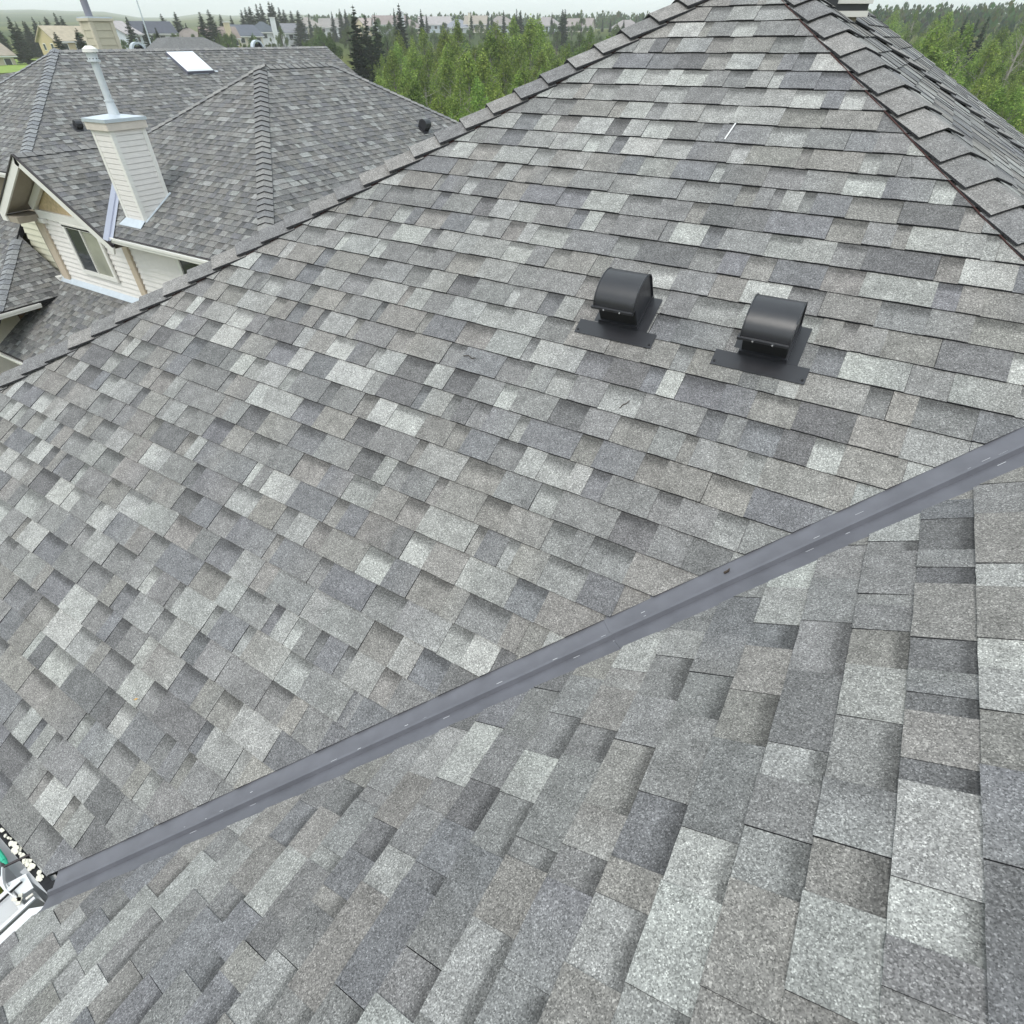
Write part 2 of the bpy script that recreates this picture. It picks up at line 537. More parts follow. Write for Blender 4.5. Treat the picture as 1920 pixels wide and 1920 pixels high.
def tabs_of(sl, v_first, rng, pal, fine=True, holes=()):
    """every visible tab of a slope as (MB, centre, pixel area)"""
    reg = sl.region()
    vmin, vmax = min(p[1] for p in reg), max(p[1] for p in reg)
    res = []
    k0 = math.floor((vmin - v_first) / EXPO)
    k1 = math.ceil((vmax - v_first) / EXPO)
    for k in range(k0, k1 + 1):
        vb = v_first + k * EXPO
        row = [p for p in sl.clip([(-40, vb), (40, vb), (40, vb + EXPO), (-40, vb + EXPO)])]
        if not row:
            continue
        a0, a1 = min(p[0] for p in row), max(p[0] for p in row)
        a = a0 - rng.uniform(0, .3)
        raised = rng.random() < .5
        since = rng.uniform(0, 1)
        tilt = rng.uniform(-.0015, .0015)
        lift = 0.0
        while a < a1:
            w = rng.choice((.085, .12, .15, .17, .2, .23, .26)) * rng.uniform(.9, 1.1) if raised else rng.choice((.055, .085, .11, .14, .17, .2)) * rng.uniform(.9, 1.1)
            gap = 0.0
            since += w
            if since > 1.0:
                gap = .0018; since = 0; lift = rng.uniform(0, .0012)
            col = pick(rng, pal)
            col2 = col
            if rng.random() < .42:
                c2 = pick(rng, pal)
                col2 = tuple((x + y * 1.0) / 2 for x, y in zip(col, c2))
            h0 = (.0108 if raised else .0072) + rng.uniform(-.0006, .001) + lift
            h1 = .0032 if raised else .0016
            b0, b1 = a, a + w - gap
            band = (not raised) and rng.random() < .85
            v0 = vb + tilt + rng.uniform(-.001, .001)
            v1 = vb + EXPO + .014
            full = [(b0, v0), (b1, v0), (b1, v1), (b0, v1)]
            cl = sl.clip(full)
            mb = MB()
            if len(cl) >= 3:
                H = lambda v: h0 + (h1 - h0) * (v - vb) / EXPO
                # the lower ply carries a pressed line of dark granules (real product colour, on recessed tabs only)
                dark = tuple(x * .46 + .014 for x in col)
                same = len(cl) == 4 and all(abs(p[0] - q[0]) + abs(p[1] - q[1]) < 1e-6 for p, q in zip(sorted(cl), sorted(full)))
                if same and fine:
                    ns = 3
                    xs = [b0 + (b1 - b0) * i / ns for i in range(ns + 1)]
                    jv = [v0 + rng.uniform(-.0013, .0013) for _ in xs]
                    jh = [h0 + rng.uniform(-.0006, .0006) for _ in xs]
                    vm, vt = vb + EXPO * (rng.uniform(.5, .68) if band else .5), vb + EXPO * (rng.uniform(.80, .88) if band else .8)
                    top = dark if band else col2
                    for i in range(ns):
                        u0, u1 = i / ns, (i + 1) / ns
                        ca = tuple(x + (y - x) * u0 for x, y in zip(col, col2)) if not band else col
                        cb = tuple(x + (y - x) * u1 for x, y in zip(col, col2)) if not band else col
                        P = lambda j, v, h: sl.at(xs[j], v, h)
                        mb.face([P(i, jv[i], 0), P(i + 1, jv[i + 1], 0), P(i + 1, jv[i + 1], jh[i + 1]), P(i, jv[i], jh[i])], EDGE)
                        mb.face([P(i, jv[i], jh[i]), P(i + 1, jv[i + 1], jh[i + 1]), P(i + 1, vm, H(vm)), P(i, vm, H(vm))], [ca, cb, cb, ca])
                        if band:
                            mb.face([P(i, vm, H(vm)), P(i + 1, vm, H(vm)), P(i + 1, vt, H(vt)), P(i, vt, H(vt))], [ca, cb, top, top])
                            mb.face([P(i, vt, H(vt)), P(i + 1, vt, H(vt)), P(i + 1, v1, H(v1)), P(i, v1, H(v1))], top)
                        else:
                            mb.face([P(i, vm, H(vm)), P(i + 1, vm, H(vm)), P(i + 1, v1, H(v1)), P(i, v1, H(v1))], [ca, cb, cb, ca])
                    for b, j, fl in ((b0, 0, True), (b1, ns, False)):
                        q = [sl.at(b, jv[j], 0), sl.at(b, jv[j], jh[j]), sl.at(b, v1, H(v1)), sl.at(b, v1, 0)]
                        mb.face(q if fl else q[::-1], EDGE)
                else:
                    T = [sl.at(p[0], p[1], H(p[1])) for p in cl]
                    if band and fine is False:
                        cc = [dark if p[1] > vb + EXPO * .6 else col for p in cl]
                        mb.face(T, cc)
                    else:
                        mb.face(T, col)
                    for i in range(len(cl)):
                        j = (i + 1) % len(cl)
                        if cl[i][1] > vb + EXPO and cl[j][1] > vb + EXPO:
                            continue
                        mb.face([sl.at(cl[i][0], cl[i][1], 0), sl.at(cl[j][0], cl[j][1], 0), T[j], T[i]], EDGE)
                cx = sum(p[0] for p in cl) / len(cl); cv = sum(p[1] for p in cl) / len(cl)
                ctr = sl.at(cx, cv, .004)
                px = [project(sl.at(p[0], min(p[1], vb + EXPO), .004)) for p in cl]
                area = 0
                pc = project(ctr)
                if None not in px and pc and -40 < pc[0] < 1960 and -40 < pc[1] < 1960:
                    area = abs(sum(px[i][0] * px[(i + 1) % len(px)][1] - px[(i + 1) % len(px)][0] * px[i][1] for i in range(len(px)))) / 2
                res.append((mb, ctr, area))
            a += w
            raised = not raised
    return res


def merge(list_mb):
    M = MB()
    for mb in list_mb:
        o = len(M.v)
        M.v += mb.v
        M.f += [tuple(i + o for i in f) for f in mb.f]
        M.c += mb.c
        M.m += mb.m
    return M


def deck(sl, name, parent, material, drop=.004, th=.10):
    mb = MB()
    mb.slab([sl.at(a, v, -drop) for a, v in sl.region()], th, nrm=sl.n)
    return mb.build(name, material, parent)


def lay_shingles(pairs, limit=300):
    """pairs: (slope part object, tabs). The biggest tabs in view are objects of their own, the rest one mesh per slope."""
    every = sorted(((t[2], i, j) for i, (_, tabs) in enumerate(pairs) for j, t in enumerate(tabs)), reverse=True)
    single = set((i, j) for ar, i, j in every[:limit] if ar > 0)
    for i, (part, tabs) in enumerate(pairs):
        rest = []
        for j, (mb, ctr, ar) in enumerate(tabs):
            if (i, j) in single:
                mb.build('shingle', GRAN, part, origin=ctr)
            else:
                rest.append(mb)
        if rest:
            o = merge(rest).build('shingle_courses', GRAN, part)
            o['kind'] = 'stuff'


def cap_mesh(d, side_a, side_b, n, w, length, col, lift0=.022, lift1=.006, th=.009):
    """one folded cap shingle running up direction d from its butt at the origin; side vectors lie in the two slopes"""
    d = Vector(d).normalized()
    prof = [(side_a, 1.0, 0), (side_a, .5, 0), (side_a, .14, -.004), (None, 0, -.006), (side_b, .14, -.004), (side_b, .5, 0), (side_b, 1.0, 0)]
    mb = MB()
    rise = {1.0: 1.0}
    def P(i, t, h):
        sv, f, dz = prof[i]
        base = (Vector(sv) * (w * f)) if sv is not None else Vector((0, 0, 0))
        return base + d * t + n * (h + dz + .004 * rise.get(f, 0) * (1 - t / length))
    k = len(prof)
    for i in range(k - 1):
        A = [P(i, 0, lift0), P(i + 1, 0, lift0), P(i + 1, length, lift1), P(i, length, lift1)]
        mb.face(A[::-1], col)
        mb.face([P(i, 0, lift0 - th), P(i + 1, 0, lift0 - th), P(i + 1, 0, lift0), P(i, 0, lift0)][::-1], EDGE)
        mb.face([P(i, 0, lift0 - th), P(i + 1, 0, lift0 - th), P(i + 1, length, lift1 - th), P(i, length, lift1 - th)], EDGE)
    for i in (0, k - 1):
        q = [P(i, 0, lift0 - th), P(i, length, lift1 - th), P(i, length, lift1), P(i, 0, lift0)]
        mb.face(q if i == 0 else q[::-1], EDGE)
    return mb


def run_of_caps(p_low, p_high, na, nb, parent, w=.15, step=.195, seed=1, cols=None, lift0=.026, thick=.011, name='cap_shingle'):
    """folded caps from the low end of a hip or ridge to its high end; na, nb are the two slope normals"""
    rng = random.Random(seed)
    p_low, p_high = Vector(p_low), Vector(p_high)
    d = (p_high - p_low).normalized()
    na, nb = Vector(na), Vector(nb)
    sa = d.cross(na).normalized(); sb = d.cross(nb).normalized()
    n = (na + nb).normalized()
    if sa.dot(nb) > 0: sa = -sa
    if sb.dot(na) > 0: sb = -sb
    cols = cols or [(.215, .21, .212), (.185, .183, .19), (.235, .228, .222), (.17, .17, .182), (.25, .245, .24)]
    meshes = []
    for c in cols:
        mb = cap_mesh(d, sa, sb, n, w, step + .05, c, lift0, .006, thick)
        me = mb.mesh(name, [GRAN], Vector((0, 0, 0)))
        bm = bmesh.new(); bm.from_mesh(me); bmesh.ops.remove_doubles(bm, verts=bm.verts, dist=1e-5)
        bmesh.ops.recalc_face_normals(bm, faces=bm.faces); bm.to_mesh(me); bm.free()
        meshes.append(me)
    t = 0
    Lh = (p_high - p_low).length
    while t < Lh - .04:
        q = p_low + d * t + n * .006 + sa * rng.uniform(-.004, .004)
        o = bpy.data.objects.new(name, rng.choice(meshes))
        COL.objects.link(o)
        place(o, q, parent)
        t += step * rng.uniform(.97, 1.03)


# ================================================================== own house
ZA, ZB, VC = 2.5647, 1.5326, 1.7693
house = thing('grey_roofed_house', (-1.2, 4.0, -8.5), 'house under the near grey shingled roof with the metal valley, filling the foreground', 'house')
HL, HR = 6.32, 3.88                      # left hip: y - x = HL, right hip: x + y = HR
PK = Vector(((HR - HL) / 2, (HR + HL) / 2, 0)); PK.z = -ZA + S * PK.y
XR = (HR - VC) / 2                       # ridge of the wing the camera stands on
slA = Slope((0, 0, -ZA), (0, -1)).keep(1, -1, -(VC + .062)).keep(-1, 1, HL - .03).keep(1, 1, HR - .03).keep(0, -1, .345)
slB = Slope((0, 0, -ZB), (-1, 0)).keep(-1, 1, VC - .178).keep(1, 0, XR - .03).keep(-1, 0, 2.035).keep(0, -1, 4.2)
slC = Slope((PK.x, PK.y, PK.z), (1, 0)).keep(-1, -1, -(HR + .03)).keep(-1, 1, HL - 2 * PK.x - .03).keep(-1, 0, -(PK.x + .02)).keep(1, 0, 4.24).keep(0, -1, 4.2)
slD = Slope((PK.x, PK.y, PK.z), (0, 1)).keep(-1, -1, -(PK.x + PK.y)).keep(1, -1, PK.x - PK.y).keep(0, 1, 10.55)
slL = Slope((PK.x, PK.y, PK.z), (-1, 0)).keep(1, -1, -HL - .03).keep(1, 1, PK.x + PK.y - .03).keep(-1, 0, 6.68)
rng = random.Random(11)
pairs = []
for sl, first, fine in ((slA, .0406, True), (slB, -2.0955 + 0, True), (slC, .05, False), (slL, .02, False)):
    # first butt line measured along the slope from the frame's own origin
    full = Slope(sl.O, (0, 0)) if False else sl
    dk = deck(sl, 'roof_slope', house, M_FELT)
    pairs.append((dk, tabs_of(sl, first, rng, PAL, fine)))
deck(slD, 'roof_slope', house, GRAN)
lay_shingles(pairs)

nA, nB, nC, nL, nD = slA.n, slB.n, slC.n, slL.n, slD.n
def hipA(x, side):
    y = HL + x if side == 'l' else HR - x
    return Vector((x, y, -ZA + S * y))
cap_cols = [(.238, .228, .220), (.210, .204, .200), (.262, .248, .236), (.198, .193, .193), (.272, .260, .250)]
run_of_caps(hipA(-6.72, 'l'), hipA(PK.x, 'l'), nA, nL, house, seed=3, cols=cap_cols, step=.194, w=.15, lift0=.03, thick=.012)
run_of_caps(hipA(XR + .02, 'r'), hipA(PK.x, 'r'), nA, nC, house, seed=5, cols=cap_cols, step=.189, w=.138, lift0=.024, thick=.009)
run_of_caps((PK.x + 5.2, PK.y + 5.2, PK.z - S * 5.2), PK, nC, nD, house, seed=6, cols=cap_cols)
run_of_caps((XR, -4.2, -ZB + S * XR), (XR, HR - XR - .05, -ZB + S * XR), nB, nC, house, seed=8, cols=cap_cols)
run_of_caps((PK.x - 5.2, PK.y + 5.2, PK.z - S * 5.2), PK, nL, nD, house, seed=9, cols=cap_cols)
# red felt edge showing under the caps
mb = MB()
d1 = Vector((1, -1, -S)).normalized()
for side, dd in (('r', Vector((1, -1, -S)).normalized()), ('l', Vector((-1, -1, -S)).normalized())):
    off = dd.cross(nA).normalized()
    if off.y > 0: off = -off
    p = hipA(PK.x, side) + off * .135 + nA * .007
    mb.obox(p, dd, off, nA, 3.2 if side == 'r' else 5.0, .0045, .004)
mb.build('felt_edge', M_CHALK, house)

# ---- valley flashing: two lapped lengths of ribbed steel
vd = Vector((1, 1, S)).normalized()
vq = Vector((-1, 1, 0)).normalized()
V0 = Vector((-2.075, -2.075 + VC, -ZB + S * -2.075))
def valley_piece(t0, t1, lift):
    mb = MB()
    prof = [(-.24, .093), (-.056, .0245), (-.047, .043), (-.037, .043), (-.029, .0165), (.035, .0146), (.18, .069)]
    rows = []
    nseg = max(2, int((t1 - t0) / .25))
    rr = random.Random(int(t0 * 100))
    for i in range(nseg + 1):
        t = t0 + (t1 - t0) * i / nseg
        row = []
        for q, h in prof:
            base = V0 + vd * t + vq * q
            base.z += h + lift + rr.uniform(-.0004, .0004)
            row.append(base)
        rows.append(row)
    for i in range(nseg):
        for j in range(len(prof) - 1):
            mb.face([rows[i][j], rows[i][j + 1], rows[i + 1][j + 1], rows[i + 1][j]][::-1])
    # cut end turned down
    for j in range(len(prof) - 1):
        a, b = rows[0][j], rows[0][j + 1]
        mb.face([a, b, b - Vector((0, 0, .004)), a - Vector((0, 0, .004))])
    return mb
valley_piece(-.05, 2.62, 0).build('valley_flashing', M_VALLEY, house, smooth=True)
valley_piece(2.55, 4.7, .0022).build('valley_flashing', M_VALLEY, house, smooth=True)
mb = MB()
rr = random.Random(5)
for i in range(26):
    t = rr.uniform(.2, 4.2)
    q = rr.choice((-.022, -.018, -.062, -.064, -.068, .0, -.042))
    ln = rr.uniform(.006, .035)
    p = V0 + vd * t + vq * q
    p.z += (.0435 if abs(q + .042) < .004 else (.0245 + (abs(q) - .056) * .37 if q < -.05 else .0160)) + .0006 + (.0022 if t > 2.55 else 0)
    mb.obox(p, vd, vq, Vector((0, 0, 1)), ln, rr.uniform(.0009, .002), .0006)
o = mb.build('paint_scuffs', M_SCUFF, house); o['kind'] = 'stuff'

# ---- eaves, gutters, walls of the own house
ea_y, eb_x = -.345, -2.035
zA_e = -ZA + S * ea_y
mb = MB()
mb.box((-6.7, -.377, zA_e - .006), (-2.09, -.343, zA_e - .002))
mb.slab([(-2.16, -.377, zA_e - .004), (-2.06, -.377, zA_e - .004), (-1.9, -.16, zA_e + .06), (-2.0, -.16, zA_e + .05)], .01)
mb.slab([(-2.09, -.40, zA_e - .012), (-1.97, -.40, zA_e + .02), (-1.85, -.2, zA_e + .06), (-2.02, -.2, zA_e + .03)], .012)
mb.build('felt_strip', M_FELT, house)
rr = random.Random(21)
mb = MB()
for i in range(30):
    cx = -2.26 - abs(rr.gauss(0, .17)) if i > 3 else -2.19 - rr.uniform(0, .03)
    cy = rr.uniform(-.368, -.352)
    rad = rr.uniform(.004, .012)
    nn = 7
    ph = rr.uniform(0, 6)
    fz = zA_e + .002 + i * .00035
    pts = [(cx + 1.5 * rad * rr.uniform(.6, 1.3) * math.cos(ph + k * 2 * math.pi / nn), cy + rad * rr.uniform(.6, 1.25) * math.sin(ph + k * 2 * math.pi / nn), fz) for k in range(nn)]
    mb.slab(pts, .0025)
o = mb.build('paint_flakes', M_FOAM, house); o['kind'] = 'stuff'

def gutter(p0, p1, outward, parent, top, ends=True, width=.11, depth=.10, mats=(None, None)):
    """open trough with a rolled front lip, built along p0-p1"""
    p0, p1 = Vector((p0[0], p0[1], top)), Vector((p1[0], p1[1], top))
    o = Vector((outward[0], outward[1], 0)); z = Vector((0, 0, 1))
    mb = MB()
    inner = [(0, 0), (0, -depth), (width * .7, -depth), (width, -.03), (width, 0)]
    th = .004
    for (a, b) in zip(inner, inner[1:]):
        A, B = p0 + o * a[0] + z * a[1], p0 + o * b[0] + z * b[1]
        C, D = p1 + o * b[0] + z * b[1], p1 + o * a[0] + z * a[1]
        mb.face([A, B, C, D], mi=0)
        nrm = (B - A).cross(D - A).normalized()
        mb.face([D - nrm * th, C - nrm * th, B - nrm * th, A - nrm * th], mi=1)
    dd = (p1 - p0).normalized(); Lg = (p1 - p0).length
    mb.obox(p0 + o * (width - .004) - z * .012, dd, o, z, Lg, .018, .018, mi=1)
    mb.obox(p0 - o * .012 - z * .002, dd, o, z, Lg, .012, .010, mi=1)
    return mb.build('gutter', [M_GUT, M_WHITE], parent)

gA = gutter((-6.7, -.378), (-2.15, -.378), (0, -1), house, zA_e - .012, width=.078, depth=.09)
gB = gutter((-2.125, -4.2), (-2.125, -.41), (-1, 0), house, -ZB + S * eb_x - .028, width=.115, depth=.09)
mb = MB()   # white drip edge between the lower shingles and their gutter
zB_e = -ZB + S * eb_x
mb.slab([(-2.034, -4.2, zB_e - .001), (-2.034, -.40, zB_e - .001), (-2.085, -.44, zB_e - .008), (-2.085, -4.2, zB_e - .008)], .004)
mb.build('drip_edge', M_WHITE, house)
mb = MB()
mb.slab([(-2.09, -.378, zA_e - .004), (-2.30, -.400, zA_e - .006), (-2.30, -.378, zA_e - .006), (-2.09, -.345, zA_e - .004)], .003)
mb.build('corner_flashing', M_GUT, house)
mb = MB()   # white mitre cover plate at the inside corner with its upturned lip
zc = zA_e + .006
quad = [Vector((-2.262, -.388, zc)), Vector((-2.177, -.397, zc)), Vector((-2.19, -.442, zc)), Vector((-2.29, -.448, zc))]
mb.slab(quad, .005)
lipn = 7
for i in range(lipn):
    u0, u1 = i / lipn, (i + 1) / lipn
    def LP(u, h):
        base = Vector((-2.36, -.428, zc)).lerp(Vector((-2.18, -.452, zc)), u)
        base.y -= .020 * math.sin(math.pi * u)
        return base + Vector((0, 0, h))
    mb.face([LP(u0, 0), LP(u1, 0), LP(u1, .022), LP(u0, .022)])
    mb.face([LP(u0, .022), LP(u1, .022), LP(u1, .022) + Vector((0, .004, 0)), LP(u0, .022) + Vector((0, .004, 0))])
    mb.face([LP(u1, 0) + Vector((0, .004, 0)), LP(u0, 0) + Vector((0, .004, 0)), LP(u0, .022) + Vector((0, .004, 0)), LP(u1, .022) + Vector((0, .004, 0))])
mb.build('gutter_corner_cover', M_WHITE, house)
mb = MB()
for (a, b) in (((-2.155, -.455), (-2.19, -.43)), ((-2.15, -.435), (-2.145, -.41)), ((-2.2, -.47), (-2.165, -.45))):
    mb.obox((a[0], a[1], zc + .001), (b[0] - a[0], b[1] - a[1], 0), (-(b[1] - a[1]) * .5, (b[0] - a[0]) * .5, 0), (0, 0, 1), 1, .7, .006)
mb.build('sealant_dab', M_FOAM, house)
mb = MB()
a, b = Vector((-2.325, -.338, zA_e + .008)), Vector((-2.375, -.425, zA_e + .004))
mb.tube(a, b, .006, n=6)
mb.tube(b, b + Vector((-.075, .02, -.004)), .006, n=6)
mb.build('gutter_hanger', M_DARKTRIM, house)
strap = MB()
strap.tube((-2.55, -.405, zA_e + .004), (-2.40, -.412, zA_e + .004), .011, n=8)
strap.tube((-2.40, -.412, zA_e + .004), (-2.37, -.414, zA_e - .004), .011, .004, n=8)
tag(strap.build('green_strap', M_GREEN), 'green strap end lying in the gutter at the lower left corner', 'strap')

mb = MB()
mb.box((-6.25, .1, -8.5), (3.8, 10.1, -2.95))
mb.box((-1.62, -4.2, -8.5), (3.8, .1, -2.95))
mb.build('wall', M_LATE, house)
mb = MB()
mb.box((-6.68, -.345, zA_e - .20), (-2.04, -.325, zA_e - .02))
mb.box((-2.035, -4.2, zA_e - .20), (-2.012, -.40, zB_e - .012))
mb.box((-6.68, -.325, zA_e - .205), (-2.012, .1, zA_e - .19))
mb.box((-2.012, -4.2, zA_e - .205), (-1.62, .1, zA_e - .19))
mb.build('fascia', M_WHITE, house)

# ---- little things lying on the roof
def on(sl, x, y, h=0.0):
    return Vector((x, y, sl.z(x, y))) + sl.n * h
mb = MB()
p = on(slA, -.90, 3.67, .0125)
mb.obox(p, (slA.ea * .2 + slA.ev).cross(slA.n).normalized() * -1, (slA.ea * .12 + slA.ev).normalized(), slA.n, .007, .125, .002)
tag(mb.build('white_film_strip', M_WHITE), 'thin white strip of film stuck in a joint high on the near roof', 'film strip')
def litter(name, x, y, segs, material, label, cat, r=.0025):
    mb = MB()
    p = on(slA, x, y, .012)
    for (a, v) in segs:
        q = p + slA.ea * a + slA.ev * v
        mb.tube(p, q, r, r * .7, n=5)
        p = q
    tag(mb.build(name, material), label, cat)
litter('twig', -1.664, 2.224, [(.03, .01), (.025, -.012), (.02, .01)], M_TWIG, 'small dark bent twig lying on the grey shingles left below the vents', 'twig')
litter('twig', -.765, 2.18, [(.006, .02), (.012, .012), (.01, .02)], M_TWIG, 'small dark upright twig on the shingles straight below the two vents', 'twig')
mb = MB()
p = Vector((-.09, -.09 + VC + .005, 0)); p.z = -ZB + S * p.x + .022
mb.obox(p, vd, vq, Vector((0, 0, 1)), .018, .007, .006)
mb.obox(p + vd * .012, (vd + vq * .4).normalized(), vq, Vector((0, 0, 1)), .012, .005, .009)
tag(mb.build('bark_crumb', M_TWIG), 'dark crumb of bark lying on the metal valley', 'bark')
mb = MB()
p = on(slA, -2.30, .305, .012)
mb.slab([p, p + slA.ea * .012 + slA.ev * .004, p + slA.ea * .02 + slA.ev * .016, p + slA.ea * .008 + slA.ev * .012], .002)
tag(mb.build('dry_leaf', M_DLEAF), 'tiny orange dry leaf on the shingles near the lower left', 'leaf')

# ---- the two black exhaust vents
def vent(x0, y0, label):
    O = on(slA, x0, y0, 0)
    root = thing('roof_vent', O, label, 'roof vent', 'black hooded roof vents')
    X, Vv, Nn = slA.ea, slA.ev, slA.n
    P = lambda x, v, n: O + X * x + Vv * v + Nn * n
    hw = .097
    # flange with a front apron and the side strips
    mb = MB()
    def plate(x0, x1, v0, v1, n0, n1, th=.002):
        mb.slab([P(x0, v0, n0), P(x1, v0, n0), P(x1, v1, n1), P(x0, v1, n1)], th, nrm=Nn)
    plate(-.199, .199, -.085, -.004, .0118, .0148)
    plate(hw - .002, hw + .05, -.003, .20, .0146, .0136)
    plate(-hw - .035, -hw + .002, -.003, .20, .006, .008)
    for sx in (-.172, .172):
        mb.obox(P(sx - .0015, -.083, .0108), X, Vv, Nn, .003, .07, .0025)
    mb.build('flange', M_VENT, root)
    for sx in (-.186, .186):
        s_ = MB(); s_.tube(P(sx, -.066, .009), P(sx, -.066, .0155), .0055, n=8)
        s_.build('nail_head', M_VENTIN, root)
    # collar: lower ring and neck
    mb = MB()
    mb.obox(P(-hw - .008, -.008, .006), X, Vv, Nn, 2 * hw + .016, .208, .012)
    mb.obox(P(-hw - .004, -.004, .018), X, Vv, Nn, 2 * hw + .008, .204, .018)
    mb.build('collar', M_VENT, root)
    mb = MB()
    mb.obox(P(-hw + .004, .006, .034), X, Vv, Nn, 2 * hw - .008, .18, .10)
    mb.build('neck', M_VENTIN, root)
    # hood: arched shell with closed ends
    prof = [(.197, .034), (.198, .10)]
    cv, cn, rv, rn = .088, .146, .110, .070
    for k in range(0, 15):
        a = math.pi * k / 14
        prof.append((cv + rv * math.cos(a), cn + rn * math.sin(a) + (0 if k < 13 else 0)))
    prof.append((-.026, .148))
    mb = MB()
    W = hw + .001
    for (a, b) in zip(prof, prof[1:]):
        mb.face([P(-W, a[0], a[1]), P(W, a[0], a[1]), P(W, b[0], b[1]), P(-W, b[0], b[1])])
        sh = lambda q: (cv + (q[0] - cv) * .965, cn + (q[1] - cn) * .965)
        mb.face([P(-W, *sh(a)), P(-W, *sh(b)), P(W, *sh(b)), P(W, *sh(a))])
    for sx in (-1, 1):
        f = [P(sx * (W - .004), q[0] * .985 + .001, q[1] * .985) for q in prof[1:]] + [P(sx * (W - .004), .016, .126), P(sx * (W - .004), .012, .036), P(sx * (W - .004), .203, .034)]
        mb.face(f if sx < 0 else f[::-1])
        # rolled seam along the arch edge
        for (a, b) in zip(prof, prof[1:]):
            mb.tube(P(sx * W, *a), P(sx * W, *b), .0035, n=5, cap=False)
    mb.build('hood', M_VENT, root, smooth=True)
    mb = MB()
    mb.obox(P(-W - .012, -.030, .140), X, Vv, Nn, 2 * W + .012, .010, .014)
    mb.obox(P(-W - .012, -.028, .136), X, Vv, Nn, .012, .03, .004)
    mb.build('hood_lip', M_VENT, root)
    for sx in (-.045, .035):
        s_ = MB(); s_.tube(P(sx, -.028, .147), P(sx, -.0345, .149), .0052, .004, n=8)
        s_.build('screw', M_STEEL, root)
    return root

vent(-.958, 2.55, 'black hooded roof vent nearer the left hip, higher of the two on the near roof')
vent(-.277, 2.545, 'black hooded roof vent nearer the right hip, lower of the two on the near roof')

# ---- louvred tower vent beyond the right hip
def tower_vent():
    base = Vector((-.75, 5.45, slC.z(-.75, 5.45)))
    root = thing('louvred_tower_vent', base, 'black louvred tower vent with pale slats standing beyond the right hip near the peak', 'roof vent')
    M_LV = mat('pale_louvre', (.62, .60, .56), .6)
    th = math.radians(38)
    ax = Vector((math.cos(th), math.sin(th), 0)); ay = Vector((-math.sin(th), math.cos(th), 0)); az = Vector((0, 0, 1))
    def ring(h0, h1, w, mi, name, mtl):
        mb = MB()
        mb.obox(base - ax * w / 2 - ay * w / 2 + az * h0, ax, ay, az, w, w, h1 - h0)
        mb.build(name, mtl, root)
    ring(-.22, -.07, .20, 0, 'curb', M_VENT)
    ring(-.07, -.03, .16, 0, 'throat', M_SOFF)
    ring(-.03, .0, .25, 0, 'louvre', M_LV)
    ring(.0, .035, .235, 0, 'throat', M_VENT)
    ring(.035, .07, .265, 0, 'louvre', M_LV)
    ring(.07, .105, .25, 0, 'throat', M_VENT)
    ring(.105, .14, .28, 0, 'louvre', M_LV)
    ring(.14, .2, .29, 0, 'lid', M_VENT)
    mb = MB()
    mb.obox(base - ax * .27 - ay * .15 - az * .10, ax, ay, az, .15, .30, .26)
    mb.build('baffle', M_VENT, root)
tower_vent()

# ================================================================== neighbour house
nb = thing('neighbour_house', (-15.5, 9.0, -8.5), 'cream sided house next door with grey hipped roofs, two chimneys and a skylight', 'house')
P1 = Vector((-13.97, 11.35, -.44)); P2 = Vector((-13.97, 13.65, -.44))
KM = 1.106
RM = Vector((-21.08, 10.39, -.14)) * KM
GX, GZ, GY = -16.86, -1.85, 6.6
n0 = Slope(P1, (0, -1)).keep(1, 1, P1.x + P1.y - .03).keep(-1, 1, P1.y - P1.x - .02).keep(0, -1, -6.65).keep(-1, -1, 7.62 - .02)
n1 = Slope(P1, (1, 0)).keep(-1, -1, -(P1.x + P1.y) - .03).keep(-1, 1, P2.y - P2.x - .03).keep(1, 0, -9.25).keep(-1, 0, -P1.x - .02)
n2 = Slope(RM, (1, 0)).keep(-1, -1, -(RM.x + RM.y) - .03).keep(-1, 0, -RM.x).keep(0, 1, 20.5 * KM).keep(1, 0, -19.15)
n3 = Slope(RM, (0, -1)).keep(1, 1, RM.x + RM.y - .03).keep(-1, 1, RM.y - RM.x - .03).keep(0, -1, -6.72 * KM)
n4 = Slope((GX, 8, GZ), (1, 0)).keep(-1, 0, -GX).keep(1, 0, -14.22).keep(0, -1, -GY).keep(1, 1, -7.62 - .02)
n5 = Slope((-15, 7.15, -4.9), (0, -1)).keep(0, 1, 7.13).keep(0, -1, -4.93).keep(-1, 0, 19.15).keep(1, 0, -9.0)
n6 = Slope((-18.88, 7.15, -4.94), (1, 0)).keep(0, 1, 7.18).keep(1, 0, -18.44).keep(-1, -1, 13.26 - .03)
n7 = Slope((-20.22, 6.96, -4.94 + S * 1.34), (0, -1)).keep(1, 1, -13.26 - .03).keep(0, -1, -4.5).keep(-1, 0, 26)
rng = random.Random(31)
pairs = []
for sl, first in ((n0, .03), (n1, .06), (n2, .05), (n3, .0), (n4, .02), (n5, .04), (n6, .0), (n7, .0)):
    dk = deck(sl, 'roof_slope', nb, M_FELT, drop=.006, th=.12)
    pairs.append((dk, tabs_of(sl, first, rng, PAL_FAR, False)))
lay_shingles(pairs)
